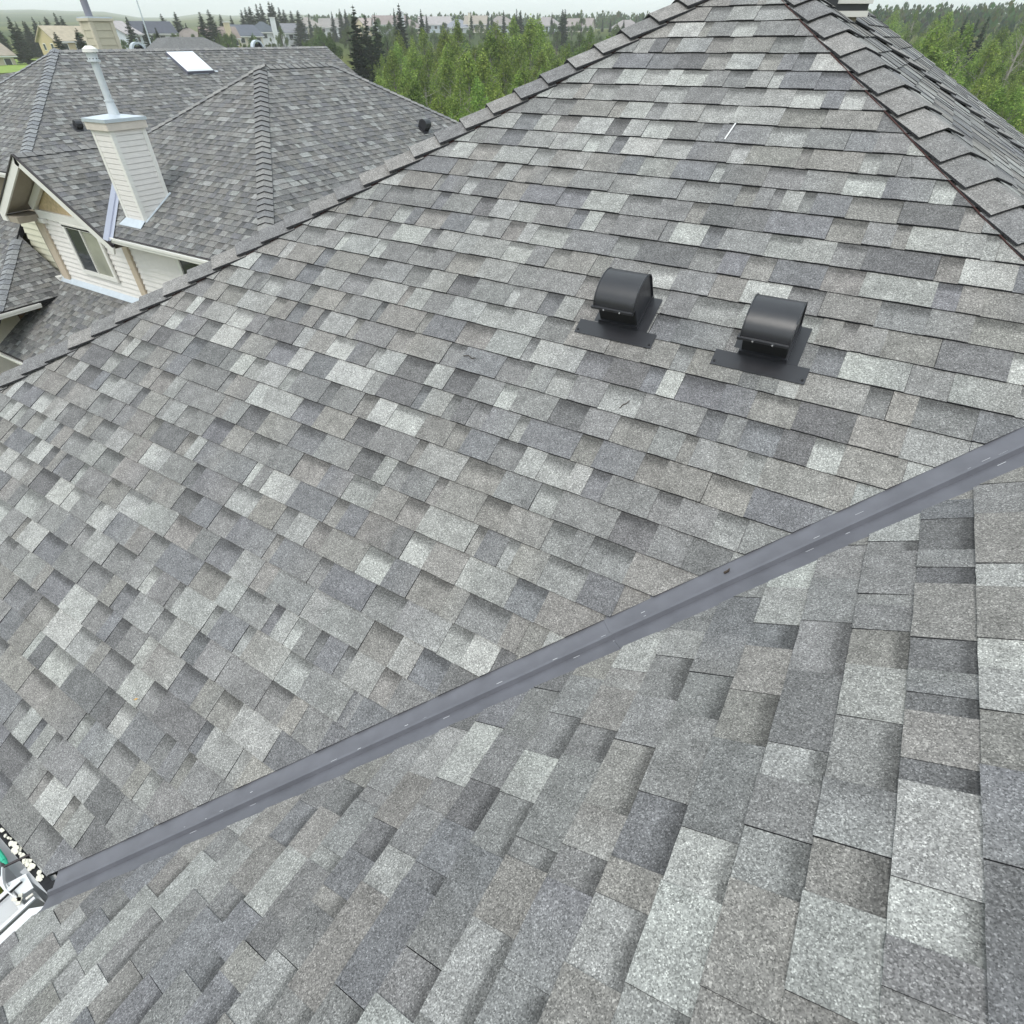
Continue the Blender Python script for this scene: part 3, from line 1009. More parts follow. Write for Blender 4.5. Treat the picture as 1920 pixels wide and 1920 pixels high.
# roof planes turned away from the photograph
def plain(pts, name='roof_slope'):
    mb = MB(); mb.slab(pts, .12, col=(.18, .18, .18)); mb.build(name, GRAN, nb)
zz = lambda t: P1.z - S * t
plain([P1, P2, (P2.x - 2.6, P2.y + 2.6, zz(2.6)), (P1.x - 2.6, P1.y - 2.6, zz(2.6))])
plain([P2, (P2.x + 4.7, P2.y + 4.7, zz(4.7)), (P2.x - 2.6, P2.y + 4.7, zz(4.7)), (P2.x - 2.6, P2.y + 2.6, zz(2.6))])
plain([(RM.x, RM.y, RM.z), (RM.x, 20.5 * KM, RM.z), (RM.x - 5.6, 20.5 * KM, RM.z - S * 5.6), (RM.x - 5.6, RM.y - 3.7, RM.z - S * 5.6)])
plain([(GX, GY, GZ), (GX, 9.2, GZ), (-19.1, 9.2, GZ - S * 2.24), (-19.1, GY, GZ - S * 2.24)])
fcols = [(.245, .238, .23), (.215, .21, .208), (.275, .267, .256), (.2, .198, .2)]
ccols = [(.25, .255, .265), (.22, .226, .24), (.28, .285, .29)]
run_of_caps((P1.x + 4.7, P1.y - 4.7, zz(4.7)), P1, n0.n, n1.n, nb, seed=41, cols=fcols, w=.165, lift0=.034, thick=.016)
run_of_caps((P1.x - 3.0, P1.y - 3.0, zz(3.0)), P1, n0.n, Vector((-S, 0, 1)) / CC, nb, seed=42, cols=fcols)
run_of_caps((P2.x + 4.6, P2.y + 4.6, zz(4.6)), P2, n1.n, Vector((0, S, 1)) / CC, nb, seed=43, cols=fcols)
run_of_caps(P1, P2, n1.n, Vector((-S, 0, 1)) / CC, nb, seed=44, cols=fcols)
run_of_caps((RM.x + 4.0, RM.y - 4.0, RM.z - S * 4.0), RM, n2.n, n3.n, nb, seed=45, cols=ccols, w=.15)
run_of_caps((RM.x - 3.7, RM.y - 3.7, RM.z - S * 3.7), RM, n3.n, Vector((-S, 0, 1)) / CC, nb, seed=46, cols=ccols)
run_of_caps((RM.x, 20.5 * KM, RM.z), RM, n2.n, Vector((-S, 0, 1)) / CC, nb, seed=47, cols=fcols)
run_of_caps((GX, GY, GZ), (GX, 9.0, GZ), n4.n, Vector((-S, 0, 1)) / CC, nb, seed=48, cols=fcols)
run_of_caps((-18.5, 5.2, n6.z(-18.5, 5.2)), (-20.3, 7.0, n6.z(-20.3, 7.0)), n6.n, n7.n, nb, seed=49, cols=ccols, w=.15)

# low peak where the cross ridge meets the main ridge
mb = MB()
pts = [(RM.x, 13.55 * KM), (RM.x, 15.95 * KM), (RM.x - .46, 15.45 * KM), (RM.x - .46, 14.25 * KM)]
for (xa, ya), (xb, yb), (xc, yc), (xd, yd) in ((pts[0], pts[1], pts[2], pts[3]),):
    mb.slab([(xa, ya, RM.z + .012), (xb, yb, RM.z + .012), (xc, yc, RM.z + .32), (xd, yd, RM.z + .32)], .1, col=(.19, .188, .186))
mb.slab([(RM.x - .46, 15.45 * KM, RM.z + .318), (RM.x, 15.95 * KM, RM.z + .01), (RM.x - 1.3, 15.9 * KM, RM.z - .1), (RM.x - 1.3, 15.4 * KM, RM.z + .30)], .1, col=(.17, .17, .17))
mb.slab([(RM.x, 13.55 * KM, RM.z + .01), (RM.x - .46, 14.25 * KM, RM.z + .318), (RM.x - 1.3, 14.3 * KM, RM.z + .30), (RM.x - 1.3, 13.6 * KM, RM.z - .1)], .1, col=(.17, .17, .17))
mb.slab([(RM.x - .46, 14.25 * KM, RM.z + .318), (RM.x - .46, 15.45 * KM, RM.z + .318), (RM.x - 1.3, 15.4 * KM, RM.z + .30), (RM.x - 1.3, 14.3 * KM, RM.z + .30)], .1, col=(.18, .18, .18))
mb.build('ridge_peak', GRAN, nb)

# open valley between gable and hip
mb = MB()
va, vb_ = Vector((-14.13, 6.50, 0)), Vector((-15.5, 7.87, 0))
for p in (va, vb_):
    p.z = n0.z(p.x, p.y) + .03
dv = (vb_ - va).normalized(); qv = Vector((1, 1, 0)).normalized()
for s0, s1, c0, c1 in ((-.10, -.012, .045, 0.0), (-.012, 0, 0, .03), (0, .012, .03, 0), (.012, .10, 0, .045)):
    mb.face([va + qv * s0 + Vector((0, 0, c0)), va + qv * s1 + Vector((0, 0, c1)), vb_ + qv * s1 + Vector((0, 0, c1)), vb_ + qv * s0 + Vector((0, 0, c0))])
mb.build('valley_flashing', mat('pale_valley_steel', (.42, .44, .52), .45, .2), nb)

# walls with lapped boards
def lap_wall(name, x0, x1, z0, z1, y, parent, material, pitch=.10, facing=(0, -1), single=False, pname='siding_courses', skip=()):
    """clapboard: each board tilted so that its lower edge stands proud. facing (0,-1) runs along x, (1,0) along y"""
    nrows = max(1, int(round((z1 - z0) / pitch)))
    pz = (z1 - z0) / nrows
    allmb = MB()
    for i in range(nrows):
        a, b = z0 + i * pz, z0 + (i + 1) * pz
        mb = MB() if single else allmb
        f = Vector((facing[0], facing[1], 0))
        if facing[1]:
            A, B = Vector((x0, y, 0)), Vector((x1, y, 0))
        else:
            A, B = Vector((y, x0, 0)), Vector((y, x1, 0))
        z = lambda h: Vector((0, 0, h))
        q = [A + z(a) + f * .036, B + z(a) + f * .036, B + z(b) + f * .001, A + z(b) + f * .001]
        mb.face(q)
        mb.face([A + z(a), B + z(a), B + z(a) + f * .036, A + z(a) + f * .036])
        mb.face([A + z(a), A + z(a) + f * .036, A + z(b) + f * .001, A + z(b)])
        mb.face([B + z(a) + f * .036, B + z(a), B + z(b), B + z(b) + f * .001])
        if single:
            mb.build(pname, material, parent)
    if not single:
        o = allmb.build(pname, material, parent)
        o['kind'] = 'stuff'
        return o

mb = MB()
mb.box((-18.7, 7.17, -8.5), (-9.75, 13, -3.3))
mb.box((-27.5, 7.9, -8.5), (-18.7, 13.5, -2.9))
mb.box((-26, 13, -8.5), (-17.2, 22, -3.9))
mb.box((-18.6, 5.35, -8.5), (-9.5, 7.17, -6.2))
mb.box((-18.7, 7.17, -3.3), (-15.1, 8.4, -2.9))
mb.box((-26, 4.9, -8.5), (-20.4, 7.35, -5.3))
mb.box((-20.4, 6.2, -8.5), (-18.7, 7.35, -6.3))
wl = mb.build('wall', M_CREAM, nb)
mb = MB()     # gable triangle behind the rake
mb.slab([(-18.5, 7.168, -3.25), (-14.5, 7.168, -3.25), (-16.86, 7.168, -1.93)], .02, nrm=Vector((0, -1, 0)))
mb.build('gable_panel', M_TAN, nb)
lap_wall('w', -18.6, -14.3, -4.88, -3.36, 7.165, nb, M_CREAM, .128)
lap_wall('w', -14.75, -9.8, -4.95, -3.30, 7.166, nb, M_CREAM, .128) if False else None
lap_wall('w', -14.72, -9.8, -4.92, -3.36, 7.150, nb, M_CREAM, .128)
lap_wall('w', -20.3, -18.72, -5.6, -3.5, 7.34, nb, M_PALE, .16)
lap_wall('w', -18.6, -9.5, -8.5, -6.2, 5.345, nb, mat('beige_lower_siding', (.62, .53, .40), .7), .2)
mb = MB(); mb.box((-20.4, 6.15, -8.4), (-18.7, 6.2, -5.4)); mb.build('porch_wall', M_BROWN, nb)
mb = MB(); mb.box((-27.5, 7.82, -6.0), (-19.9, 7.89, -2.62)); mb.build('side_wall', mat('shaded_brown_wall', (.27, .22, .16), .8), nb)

def trim(name, a, b, material):
    mb = MB(); mb.box(a, b); return mb.build(name, material, nb)
trim('corner_post', (-18.72, 7.09, -4.95), (-18.40, 7.14, -3.4), M_BEIGE)
trim('corner_post', (-18.86, 7.12, -4.95), (-18.73, 7.30, -3.4), M_SOFF)
trim('corner_post', (-14.95, 7.08, -4.95), (-14.73, 7.130, -3.45), M_BEIGE)
trim('frieze_board', (-18.45, 7.09, -3.36), (-15.55, 7.147, -3.17), M_CREAM2)
trim('header_panel', (-17.45, 7.08, -3.44), (-15.72, 7.130, -3.36), M_CREAM2)
trim('post_cap', (-18.55, 7.05, -3.47), (-18.18, 7.147, -3.365), M_CREAM2)
# wall flashing over the lower roof
mb = MB(); mb.slab([(-18.95, 7.16, -4.83), (-18.95, 7.02, -4.955), (-11, 7.02, -4.955), (-11, 7.16, -4.83)], .01); mb.build('wall_flashing', M_FLASH, nb)
mb = MB(); mb.box((-18.99, 7.0, -4.97), (-18.8, 7.12, -4.86)); mb.build('kickout', M_CREAM2, nb)

def window(x0, x1, z0, z1, y, frame_w=.10, panes=2, left=M_GLASS, right=M_BLIND):
    fr = MB()
    y -= .02
    fr.box((x0 - frame_w, y - .045, z0 - frame_w), (x1 + frame_w, y, z0))
    fr.box((x0 - frame_w, y - .045, z1), (x1 + frame_w, y, z1 + frame_w * .5))
    fr.box((x0 - frame_w, y - .045, z0), (x0, y, z1))
    fr.box((x1, y - .045, z0), (x1 + frame_w, y, z1))
    wdw = fr.build('window', M_CREAM2, nb)
    xm = x0 + (x1 - x0) * .5
    m_ = MB(); m_.box((xm - .018, y - .05, z0), (xm + .018, y - .004, z1)); m_.build('mullion', M_CREAM2, wdw)
    for a, b, m in ((x0, xm - .018, left), (xm + .018, x1, right)):
        g = MB(); g.box((a, y - .018, z0), (b, y - .010, z1)); g.build('pane', m, wdw)
    return wdw
window(-17.30, -15.92, -4.45, -3.45, 7.145)
window(-12.78, -11.3, -4.4, -3.50, 7.145)

# gable rakes, soffit underside
M_RAKE = M_CREAM2
rk = Vector((1, 0, -S)).normalized()
for sgn, ln in ((1, 3.05), (-1, 2.6)):
    d = Vector((sgn, 0, -S)).normalized()
    up = Vector((sgn * S, 0, 1)).normalized()
    top = Vector((GX, GY, GZ))
    mb = MB()
    mb.obox(top - up * .20 + Vector((0, -.022, 0)), d, Vector((0, 1, 0)), up, ln, .04, .185)
    mb.build('rake_board', M_RAKE, nb)
    mb = MB()
    mb.obox(top + up * (-.012) + Vector((0, -.045, 0)), d, Vector((0, 1, 0)), up, ln, .05, .028)
    mb.build('drip_edge', M_DARKTRIM, nb)
    mb = MB()
    mb.obox(top - up * .155 + Vector((0, .02, 0)), d, Vector((0, 1, 0)), up, ln - .1, .54, .012)
    mb.build('soffit', M_SOFF, nb)
    mb = MB()
    mb.obox(Vector((GX, 7.05, GZ)) - up * .36, d, Vector((0, 1, 0)), up, ln - .55, .09, .17)
    mb.build('frieze_board', M_CREAM2, nb)
mb = MB(); mb.box((-19.08, GY + .02, -3.42), (-18.42, 7.2, -3.28)); mb.build('eave_return', M_SOFF, nb)
mb = MB(); mb.box((-19.14, GY - .02, -3.40), (-18.9, GY + .018, -3.2)); mb.build('rake_return', M_CREAM2, nb)

def white_gutter(p0, p1, outw, z):
    mb = MB()
    p0, p1 = Vector((p0[0], p0[1], z)), Vector((p1[0], p1[1], z))
    d = (p1 - p0).normalized(); L_ = (p1 - p0).length
    o_ = Vector((outw[0], outw[1], 0)); u = Vector((0, 0, 1))
    mb.obox(p0 - u * .11, d, o_, u, L_, .004, .11)
    mb.obox(p0 - u * .11, d, o_, u, L_, .08, .004)
    mb.obox(p0 + o_ * .08 - u * .11, d, o_, u, L_, .004, .06)
    mb.obox(p0 + o_ * .08 - u * .05, d, o_, u, L_, .03, .05)
    g = mb.build('gutter', M_CREAM2, nb)
    mb = MB(); mb.obox(p0 + u * .002 - o_ * .03, d, o_, u, L_, .075, .008); mb.build('drip_edge', M_DARKTRIM, nb)
    return g
white_gutter((-14.2, 6.66), (-9.3, 6.66), (0, -1), -3.19)
white_gutter((-19.1, 4.95), (-9.0, 4.95), (0, -1), -6.22)
white_gutter((-18.46, 3.0), (-18.46, 6.15), (1, 0), -5.22)
white_gutter((-28, 6.74 * KM), (-19.4, 6.74 * KM), (0, -1), -2.54)
mb = MB(); mb.box((-14.2, 6.68, -3.36), (-9.3, 7.15, -3.30)); mb.build('soffit', M_CREAM2, nb)
mb = MB(); mb.slab([(-14.25, 6.62, -3.23), (-13.95, 6.62, -3.25), (-14.0, 7.1, -3.42), (-14.3, 7.1, -3.40)], .05); mb.build('eave_bracket', M_SOFF, nb)

# near chimney, clad in boards, with flue
def chimney_near():
    x0, x1, y0, y1 = -14.16, -13.50, 7.08, 7.78
    zb, zt = -3.12, -1.30
    core = MB(); core.box((x0 + .025, y0 + .025, zb - .3), (x1 - .025, y1 - .025, zt))
    ch = core.build('chimney', M_CREAM, nb)
    nrow = 19
    for i in range(nrow):
        a = zb + (zt - zb) * i / nrow; b = zb + (zt - zb) * (i + 1) / nrow
        g = .007
        m = MB()
        m.slab([(x0 + .07, y0 - .006, a + g), (x1 - .07, y0 - .006, a + g), (x1 - .07, y0 - .001, b), (x0 + .07, y0 - .001, b)], .012, nrm=Vector((0, -1, 0)))
        m.build('siding_plank', M_CREAM, ch)
        if b > n0.z(x1, y0) - .1:
            m = MB()
            m.slab([(x1 + .006, y0 + .07, a + g), (x1 + .006, y1 - .07, a + g), (x1 + .001, y1 - .07, b), (x1 + .001, y0 + .07, b)], .012, nrm=Vector((1, 0, 0)))
            m.build('siding_plank', M_CREAM, ch)
    for (cx, cy) in ((x0, y0), (x1, y0), (x1, y1), (x0, y1)):
        m = MB()
        m.box((cx - .012 if cx == x0 else cx - .07, cy - .012 if cy == y0 else cy - .07, zb - .3), (cx + .07 if cx == x0 else cx + .012, cy + .07 if cy == y0 else cy + .012, zt))
        m.build('corner_trim', M_CREAM2, ch)
    m = MB(); m.box((x0 - .055, y0 - .055, zt), (x1 + .055, y1 + .055, zt + .13)); m.build('cap_board', mat('cap_board', (.62, .56, .50), .6, noise=.08), ch)
    m = MB(); m.box((x0 - .075, y0 - .075, zt + .13), (x1 + .075, y1 + .075, zt + .185))
    cx, cy = (x0 + x1) / 2, (y0 + y1) / 2
    q = [(x0 - .07, y0 - .07), (x1 + .07, y0 - .07), (x1 + .07, y1 + .07), (x0 - .07, y1 + .07)]
    for k in range(4):
        a, b = q[k], q[(k + 1) % 4]
        m.face([(a[0], a[1], zt + .186), (b[0], b[1], zt + .186), (cx, cy, zt + .25)])
    m.build('metal_cap', M_FLASH, ch)
    px, py, z = cx + .06, cy, zt + .2
    m = MB(); m.tube((px, py, z), (px, py, z + .24), .105, .075, n=16); m.build('flue_collar', M_PIPE, ch, smooth=True)
    m = MB(); m.tube((px, py, z + .2), (px, py, z + .86), .066, n=16)
    m.tube((px, py, z + .235), (px, py, z + .26), .09, n=16)
    m.build('flue_pipe', M_PIPE, ch, smooth=True)
    m = MB()
    m.tube((px, py, z + .84), (px, py, z + .865), .115, n=16)
    m.tube((px, py, z + .865), (px, py, z + .98), .092, n=16)
    m.build('flue_shroud', M_PIPE, ch, smooth=True)
    for k in range(10):
        a = k * 2 * math.pi / 10
        m = MB(); m.obox((px + .092 * math.cos(a), py + .092 * math.sin(a), z + .88), (-math.sin(a), math.cos(a), 0), (math.cos(a), math.sin(a), 0), (0, 0, 1), .022, .002, .012); m.build('slot', M_VENTIN, ch)
    m = MB(); m.tube((px, py, z + .98), (px, py, z + 1.03), .13, .125, n=18); m.tube((px, py, z + 1.03), (px, py, z + 1.075), .122, .05, n=18)
    m.build('flue_cap', M_CREAM2, ch, smooth=True)
    m = MB()
    zf = n0.z(x0, y0 - .1)
    m.slab([(x0 - .12, y0 - .16, n0.z(0, y0 - .16) + .02), (x1 + .02, y0 - .16, n0.z(0, y0 - .16) + .02), (x1 + .02, y0 - .01, n0.z(0, y0) + .045), (x0 - .02, y0 - .01, n0.z(0, y0) + .045)], .01)
    m.slab([(x1 + .01, y0, n0.z(0, y0) + .03), (x1 + .05, y0, n0.z(0, y0) + .02), (x1 + .05, y1 + .05, n0.z(0, y1 + .05) + .02), (x1 + .01, y1 + .05, n0.z(0, y1 + .05) + .03)], .01)
    m.build('base_flashing', M_FLASH, ch)
chimney_near()

def chimney_far():
    x0, x1, y0, y1 = -25.0, -24.4, 13.5, 14.25
    M_C = mat('far_chimney_boards', (.50, .46, .35), .7, noise=.05)
    M_CD = mat('far_chimney_trim', (.56, .51, .40), .7)
    core = MB(); core.box((x0, y0, -1.6), (x1, y1, .57))
    ch = core.build('chimney', M_C, nb)
    for i in range(5):
        a = -.42 + i * .19
        m = MB(); m.face([(x1 + .018, y0 + .11, a), (x1 + .018, y1 - .11, a), (x1 + .003, y1 - .11, a + .19), (x1 + .003, y0 + .11, a + .19)])
        m.face([(x1, y0 + .11, a), (x1, y1 - .11, a), (x1 + .018, y1 - .11, a), (x1 + .018, y0 + .11, a)]); m.build('siding_plank', M_C, ch)
        m = MB(); m.face([(x0 + .1, y0 - .018, a), (x1 - .1, y0 - .018, a), (x1 - .1, y0 - .003, a + .19), (x0 + .1, y0 - .003, a + .19)])
        m.face([(x0 + .16, y0, a), (x1 - .13, y0, a), (x1 - .1, y0 - .018, a), (x0 + .1, y0 - .018, a)]); m.build('siding_plank', M_C, ch)
    for cx, cy in ((x1, y0), (x1, y1), (x0, y0)):
        m = MB(); m.box((cx - (.10 if cx == x1 else .02), cy - (.02 if cy == y0 else .10), -1.6), (cx + (.02 if cx == x1 else .10), cy + (.10 if cy == y0 else .02), .57)); m.build('corner_trim', M_CD, ch)
    m = MB(); m.box((x0 - .05, y0 - .05, .57), (x1 + .05, y1 + .05, .64)); m.build('cap_board', M_CD, ch)
    m = MB(); m.box((x0 - .03, y0 - .03, .64), (x1 + .03, y1 + .03, .68)); m.build('metal_cap', M_FLASH, ch)
    m = MB(); m.tube((-24.75, 13.75, .67), (-24.75, 13.75, 1.7), .11, n=12); m.build('flue_pipe', mat('dark_flue', (.22, .22, .26), .5), ch, smooth=True)
chimney_far()

# skylight, small vents, round domes on the ridge
def up_slope_box(sl, cx, cy, wa, wv, h0, h1, name, m, parent, inset=0):
    p = Vector((cx, cy, sl.z(cx, cy)))
    mb = MB(); mb.obox(p - sl.ea * wa / 2 - sl.ev * wv / 2 + sl.n * h0, sl.ea, sl.ev, sl.n, wa, wv, h1 - h0)
    return mb.build(name, m, parent)
skx, sky_ = -20.44 * KM, 13.97 * KM
sk = up_slope_box(n2, skx, sky_, 1.04, 1.04, 0, .10, 'skylight', mat('skylight_frame', (.16, .16, .2), .5), nb)
p = Vector((skx, sky_, n2.z(skx, sky_)))
mb = MB()
ring0 = [p + n2.ea * (sx * .505) + n2.ev * (sv * .505) + n2.n * .10 for sx, sv in ((-1, -1), (1, -1), (1, 1), (-1, 1))]
ring1 = [p + n2.ea * (sx * .45) + n2.ev * (sv * .45) + n2.n * .135 for sx, sv in ((-1, -1), (1, -1), (1, 1), (-1, 1))]
for k in range(4):
    mb.face([ring0[k], ring0[(k + 1) % 4], ring1[(k + 1) % 4], ring1[k]])
mb.face(ring1)
mb.build('dome', M_SKYL, sk)
for (dx, dv, w_) in ((-.62, .28, .12), (.62, -.47, .12), (-.3, -.53, .6)):
    mb = MB(); mb.obox(p + n2.ea * dx + n2.ev * dv + n2.n * .012, n2.ea, n2.ev, n2.n, w_, .06, .01); mb.build('flashing_tab', M_FLASH, sk)

def small_vent(sl, x, y, face, k=1.0):
    O = Vector((x, y, sl.z(x, y)))
    X, Vv, Nn = sl.ea, sl.ev, sl.n
    P = lambda a, v, n: O + X * a * k + Vv * v * k + Nn * n * k
    mb = MB(); mb.slab([P(-.2, -.2, .014), P(.2, -.2, .014), P(.2, .2, .01), P(-.2, .2, .01)], .004, nrm=Nn)
    v = mb.build('roof_vent', M_VENT, nb)
    mb = MB(); mb.obox(P(-.10, -.10, .01), X, Vv, Nn, .2 * k, .22 * k, .1 * k); mb.build('collar', M_VENTIN, v)
    mb = MB()
    pr_ = [(.13, .02)] + [(.01 + .125 * math.cos(math.pi * i / 10), .13 + .12 * math.sin(math.pi * i / 10)) for i in range(11)] + [(-.115, .105)]
    for a, b in zip(pr_, pr_[1:]):
        mb.face([P(-.11, *a), P(.11, *a), P(.11, *b), P(-.11, *b)])
    for sx in (-.11, .11):
        mb.face([P(sx, *q) for q in pr_] + [P(sx, -.08, .02)])
    mb.build('hood', M_VENT, v, smooth=True)
    return v
small_vent(n2, -18.50 * KM, 8.96 * KM, 1, .78)
small_vent(n1, -11.60, 14.36, 1, 1.0)
for (x, y, z, nm) in ((-23.6, 14.35, -.20, 0), (-23.6, 19.3, -.16, 1)):
    mb = MB()
    for i in range(12):
        a0, a1 = math.pi * i / 12, math.pi * (i + 1) / 12
        for r0, r1 in ((.23, .175),):
            A = lambda a, r, t: (x + t, y - r * 1.15 * math.cos(a), z + r * 1.05 * math.sin(a))
            mb.face([A(a0, r0, .06), A(a1, r0, .06), A(a1, r1, .06), A(a0, r1, .06)])
            mb.face([A(a0, r0, -.1), A(a1, r0, -.1), A(a1, r0, .06), A(a0, r0, .06)])
            mb.face([A(a0, r1, -.1), A(a1, r1, -.1), A(a1, r1, .06), A(a0, r1, .06)])
    mb.build('ridge_vent_hood', M_FLASH, nb, smooth=True)
    mb = MB(); mb.box((x - .12, y - .2, z - .2), (x - .02, y + .2, z + .12)); mb.build('vent_throat', M_VENT, nb)

# a scrap of another roof beyond, at the far left
fr = thing('low_grey_roof_house', polar(44, 66.5), 'house end with low grey roof and dark eave at far left below the bright lawn', 'house')
g0 = polar(44, 66.2); 
sl = Slope((g0.x, g0.y, -3.0), (1, -.2)).keep(1, 0, g0.x + 3).keep(-1, 0, -g0.x + 3).keep(0, 1, g0.y + 2.4).keep(0, -1, -g0.y + 6)
dk = deck(sl, 'roof_slope', fr, M_FELT)
o = merge([t[0] for t in tabs_of(sl, 0, random.Random(3), PAL_FAR, False)]).build('shingle_courses', GRAN, dk); o['kind'] = 'stuff'
mb = MB(); mb.box((g0.x - 3, g0.y - 5, -9), (g0.x + 2.6, g0.y + 2, -5.0)); mb.build('wall', M_PALE, fr)

# lawn patch beyond, bright green
mb = MB()
LAWN = mat('bright_lawn', (.20, .29, .04), .95, noise=.25, nscale=.6)
for i in range(8):
    for k in range(8):
        r0, r1 = 160 + 55 * i / 8, 160 + 55 * (i + 1) / 8
        a0, a1 = 63.4 + 4.6 * k / 8, 63.4 + 4.6 * (k + 1) / 8
        mb.face([polar(r0, a0, .1), polar(r1, a0, .1), polar(r1, a1, .1), polar(r0, a1, .1)])
o = mb.build('lawn', LAWN); o['kind'] = 'structure'

# ================================================================== far houses
def far_house(az, R, w, d, top, rot, roof, wall, label, kind='gable', nwin=3, dz=0.0, chim=None, deckp=False, wallh=None, name='far_house'):
    """house whose ridge stands at height top above the camera level"""
    g = polar(R, az)
    base = g.z - 1.0
    root = thing(name, (g.x, g.y, base), label, 'house')
    th = math.radians(az + rot)
    X = Vector((math.cos(th), math.sin(th), 0)); Y = Vector((-math.sin(th), math.cos(th), 0)); Z = Vector((0, 0, 1))
    # X runs along the ridge, -Y is the side towards the camera
    O = Vector((g.x, g.y, 0))
    rise = d * .5 * .55
    eave = top - rise
    P = lambda x, y, z: O + X * x + Y * y + Z * z
    mw = mat('far_wall_%s' % '_'.join('%02d' % int(c * 99) for c in wall), wall, .8, noise=.06, nscale=.7)
    mrf = mat('far_roof_%s' % '_'.join('%02d' % int(c * 99) for c in roof), roof, .9, noise=.15, nscale=1.2)
    mb = MB(); mb.obox(P(-w / 2, -d / 2, base), X, Y, Z, w, d, eave - base)
    if kind == 'gable':
        for sx in (-1, 1):
            mb.face([P(sx * w / 2, -d / 2, eave), P(sx * w / 2, d / 2, eave), P(sx * w / 2, 0, top)])
    mb.build('wall', mw, root)
    mb = MB(); ov = .5
    ze = eave - ov * .55
    if kind == 'gable':
        A = [(-w / 2 - ov, -d / 2 - ov, ze), (w / 2 + ov, -d / 2 - ov, ze), (w / 2 + ov, 0, top), (-w / 2 - ov, 0, top)]
        B = [(w / 2 + ov, d / 2 + ov, ze), (-w / 2 - ov, d / 2 + ov, ze), (-w / 2 - ov, 0, top), (w / 2 + ov, 0, top)]
        polys = [A, B]
    else:
        rr_ = max(.5, w / 2 - d / 2)
        a, b, c, e = (-w / 2 - ov, -d / 2 - ov, ze), (w / 2 + ov, -d / 2 - ov, ze), (w / 2 + ov, d / 2 + ov, ze), (-w / 2 - ov, d / 2 + ov, ze)
        l, r = (-rr_, 0, top), (rr_, 0, top)
        polys = [[a, b, r, l], [c, e, l, r], [b, c, r], [e, a, l]]
    for pl_ in polys:
        mb.slab([P(*q) + Z * .12 for q in pl_], .22)
    rf = mb.build('roof', mrf, root)
    mb = MB(); mb.obox(P(-w / 2 - ov, -d / 2 - ov - .12, ze - .22), X, Y, Z, w + 2 * ov, .1, .2); mb.build('fascia', M_WHITE, root)
    # windows on the camera side and on both ends
    def win(c, ax, nrm, ww, hh):
        m = MB(); m.obox(c - ax * ww / 2 - Z * hh / 2 - nrm * .02, ax, nrm, Z, ww, .08, hh)
        f = m.build('window', M_WHITE, root)
        m = MB(); m.obox(c - ax * (ww / 2 - .12) - Z * (hh / 2 - .12) + nrm * .03, ax, nrm, Z, ww - .24, .05, hh - .24)
        m.build('pane', M_GLASS, f)
    for lv in (eave - 1.25, eave - 3.9):
        for i in range(nwin):
            x = -w / 2 + w * (i + .5) / nwin
            win(P(x, -d / 2, lv), X, -Y, 1.5, 1.3)
        for sx in (-1, 1):
            for y in (-d * .22, d * .22):
                win(P(sx * w / 2, y, lv), Y, X * sx, 1.3, 1.3)
    if chim is not None:
        mb = MB(); mb.obox(P(chim, -d / 2 - .9, base), X, Y, Z, 1.5, 1.0, top - base + .9); ch = mb.build('chimney', mat('far_chimney_tan', (.58, .5, .34), .8) if wall[2] < .45 else mw, root)
        mb = MB(); mb.obox(P(chim - .15, -d / 2 - 1.05, top + .9), X, Y, Z, 1.8, 1.3, .18); mb.build('chimney_cap', M_WHITE, ch)
    if deckp:
        mb = MB(); mb.obox(P(-w / 2 - 2.6, -d / 2 - 2.5, eave - 3.1), X, Y, Z, w * .7, 2.5, .25); dk_ = mb.build('deck', mat('deck_grey', (.45, .47, .48), .8), root)
        for i in range(4):
            mb = MB(); mb.obox(P(-w / 2 - 2.5 + i * w * .22, -d / 2 - 2.4, base - 1), X, Y, Z, .25, .25, eave - 3.1 - base + 1); mb.build('post', M_WHITE, dk_)
        mb = MB(); mb.obox(P(-w / 2 - 2.6, -d / 2 - 2.5, eave - 2.85), X, Y, Z, w * .7, .08, 1.0); mb.build('railing', mat('railing_glass', (.55, .62, .62), .3), dk_)
    return root

GREY_R, DARK_R, BRN_R, PINK_R = (.30, .26, .235), (.075, .08, .105), (.27, .215, .185), (.27, .22, .21)
WHT, TANW, CRM, BLU = (.66, .68, .70), (.52, .42, .25), (.66, .60, .50), (.60, .64, .70)
far_house(62.7, 205, 9.5, 9, 3.2, 24, (.42, .36, .27), TANW, 'tan house with pale hipped roof and raised deck behind the spruces at far left', 'gable', 3, deckp=True)
far_house(59.7, 225, 8.5, 9, 4.6, 62, (.42, .38, .38), BLU, 'white gabled house with few dark windows right of the far beige chimney', 'gable', 2)
far_house(57.5, 235, 10.5, 8.5, 4.7, 16, DARK_R, WHT, 'white house with dark slate roof and one roof dormer left of the skylight', 'gable', 4)
far_house(55.2, 240, 9.5, 9, 3.4, 8, (.24, .205, .185), (.42, .40, .40), 'low grey house with brown tiled roof above the skylight', 'hip', 4)
far_house(53.2, 225, 9, 8, 3.4, 10, (.25, .20, .175), TANW, 'tan house with brown roof, white balcony and tall tan chimney', 'gable', 4, chim=1.2)
far_house(51.6, 240, 8, 8.5, 4.1, 30, (.11, .12, .15), CRM, 'cream house with dark blue roof right of the tan chimney', 'gable', 3)
far_house(50.1, 252, 9, 8, 5.0, 4, (.085, .10, .12), WHT, 'white house with dark hipped roof left of the round green tree', 'hip', 3, chim=2.5)
far_house(48.0, 268, 7, 8, 4.9, 12, (.2, .2, .22), WHT, 'white house half hidden right of the round green tree', 'gable', 2)
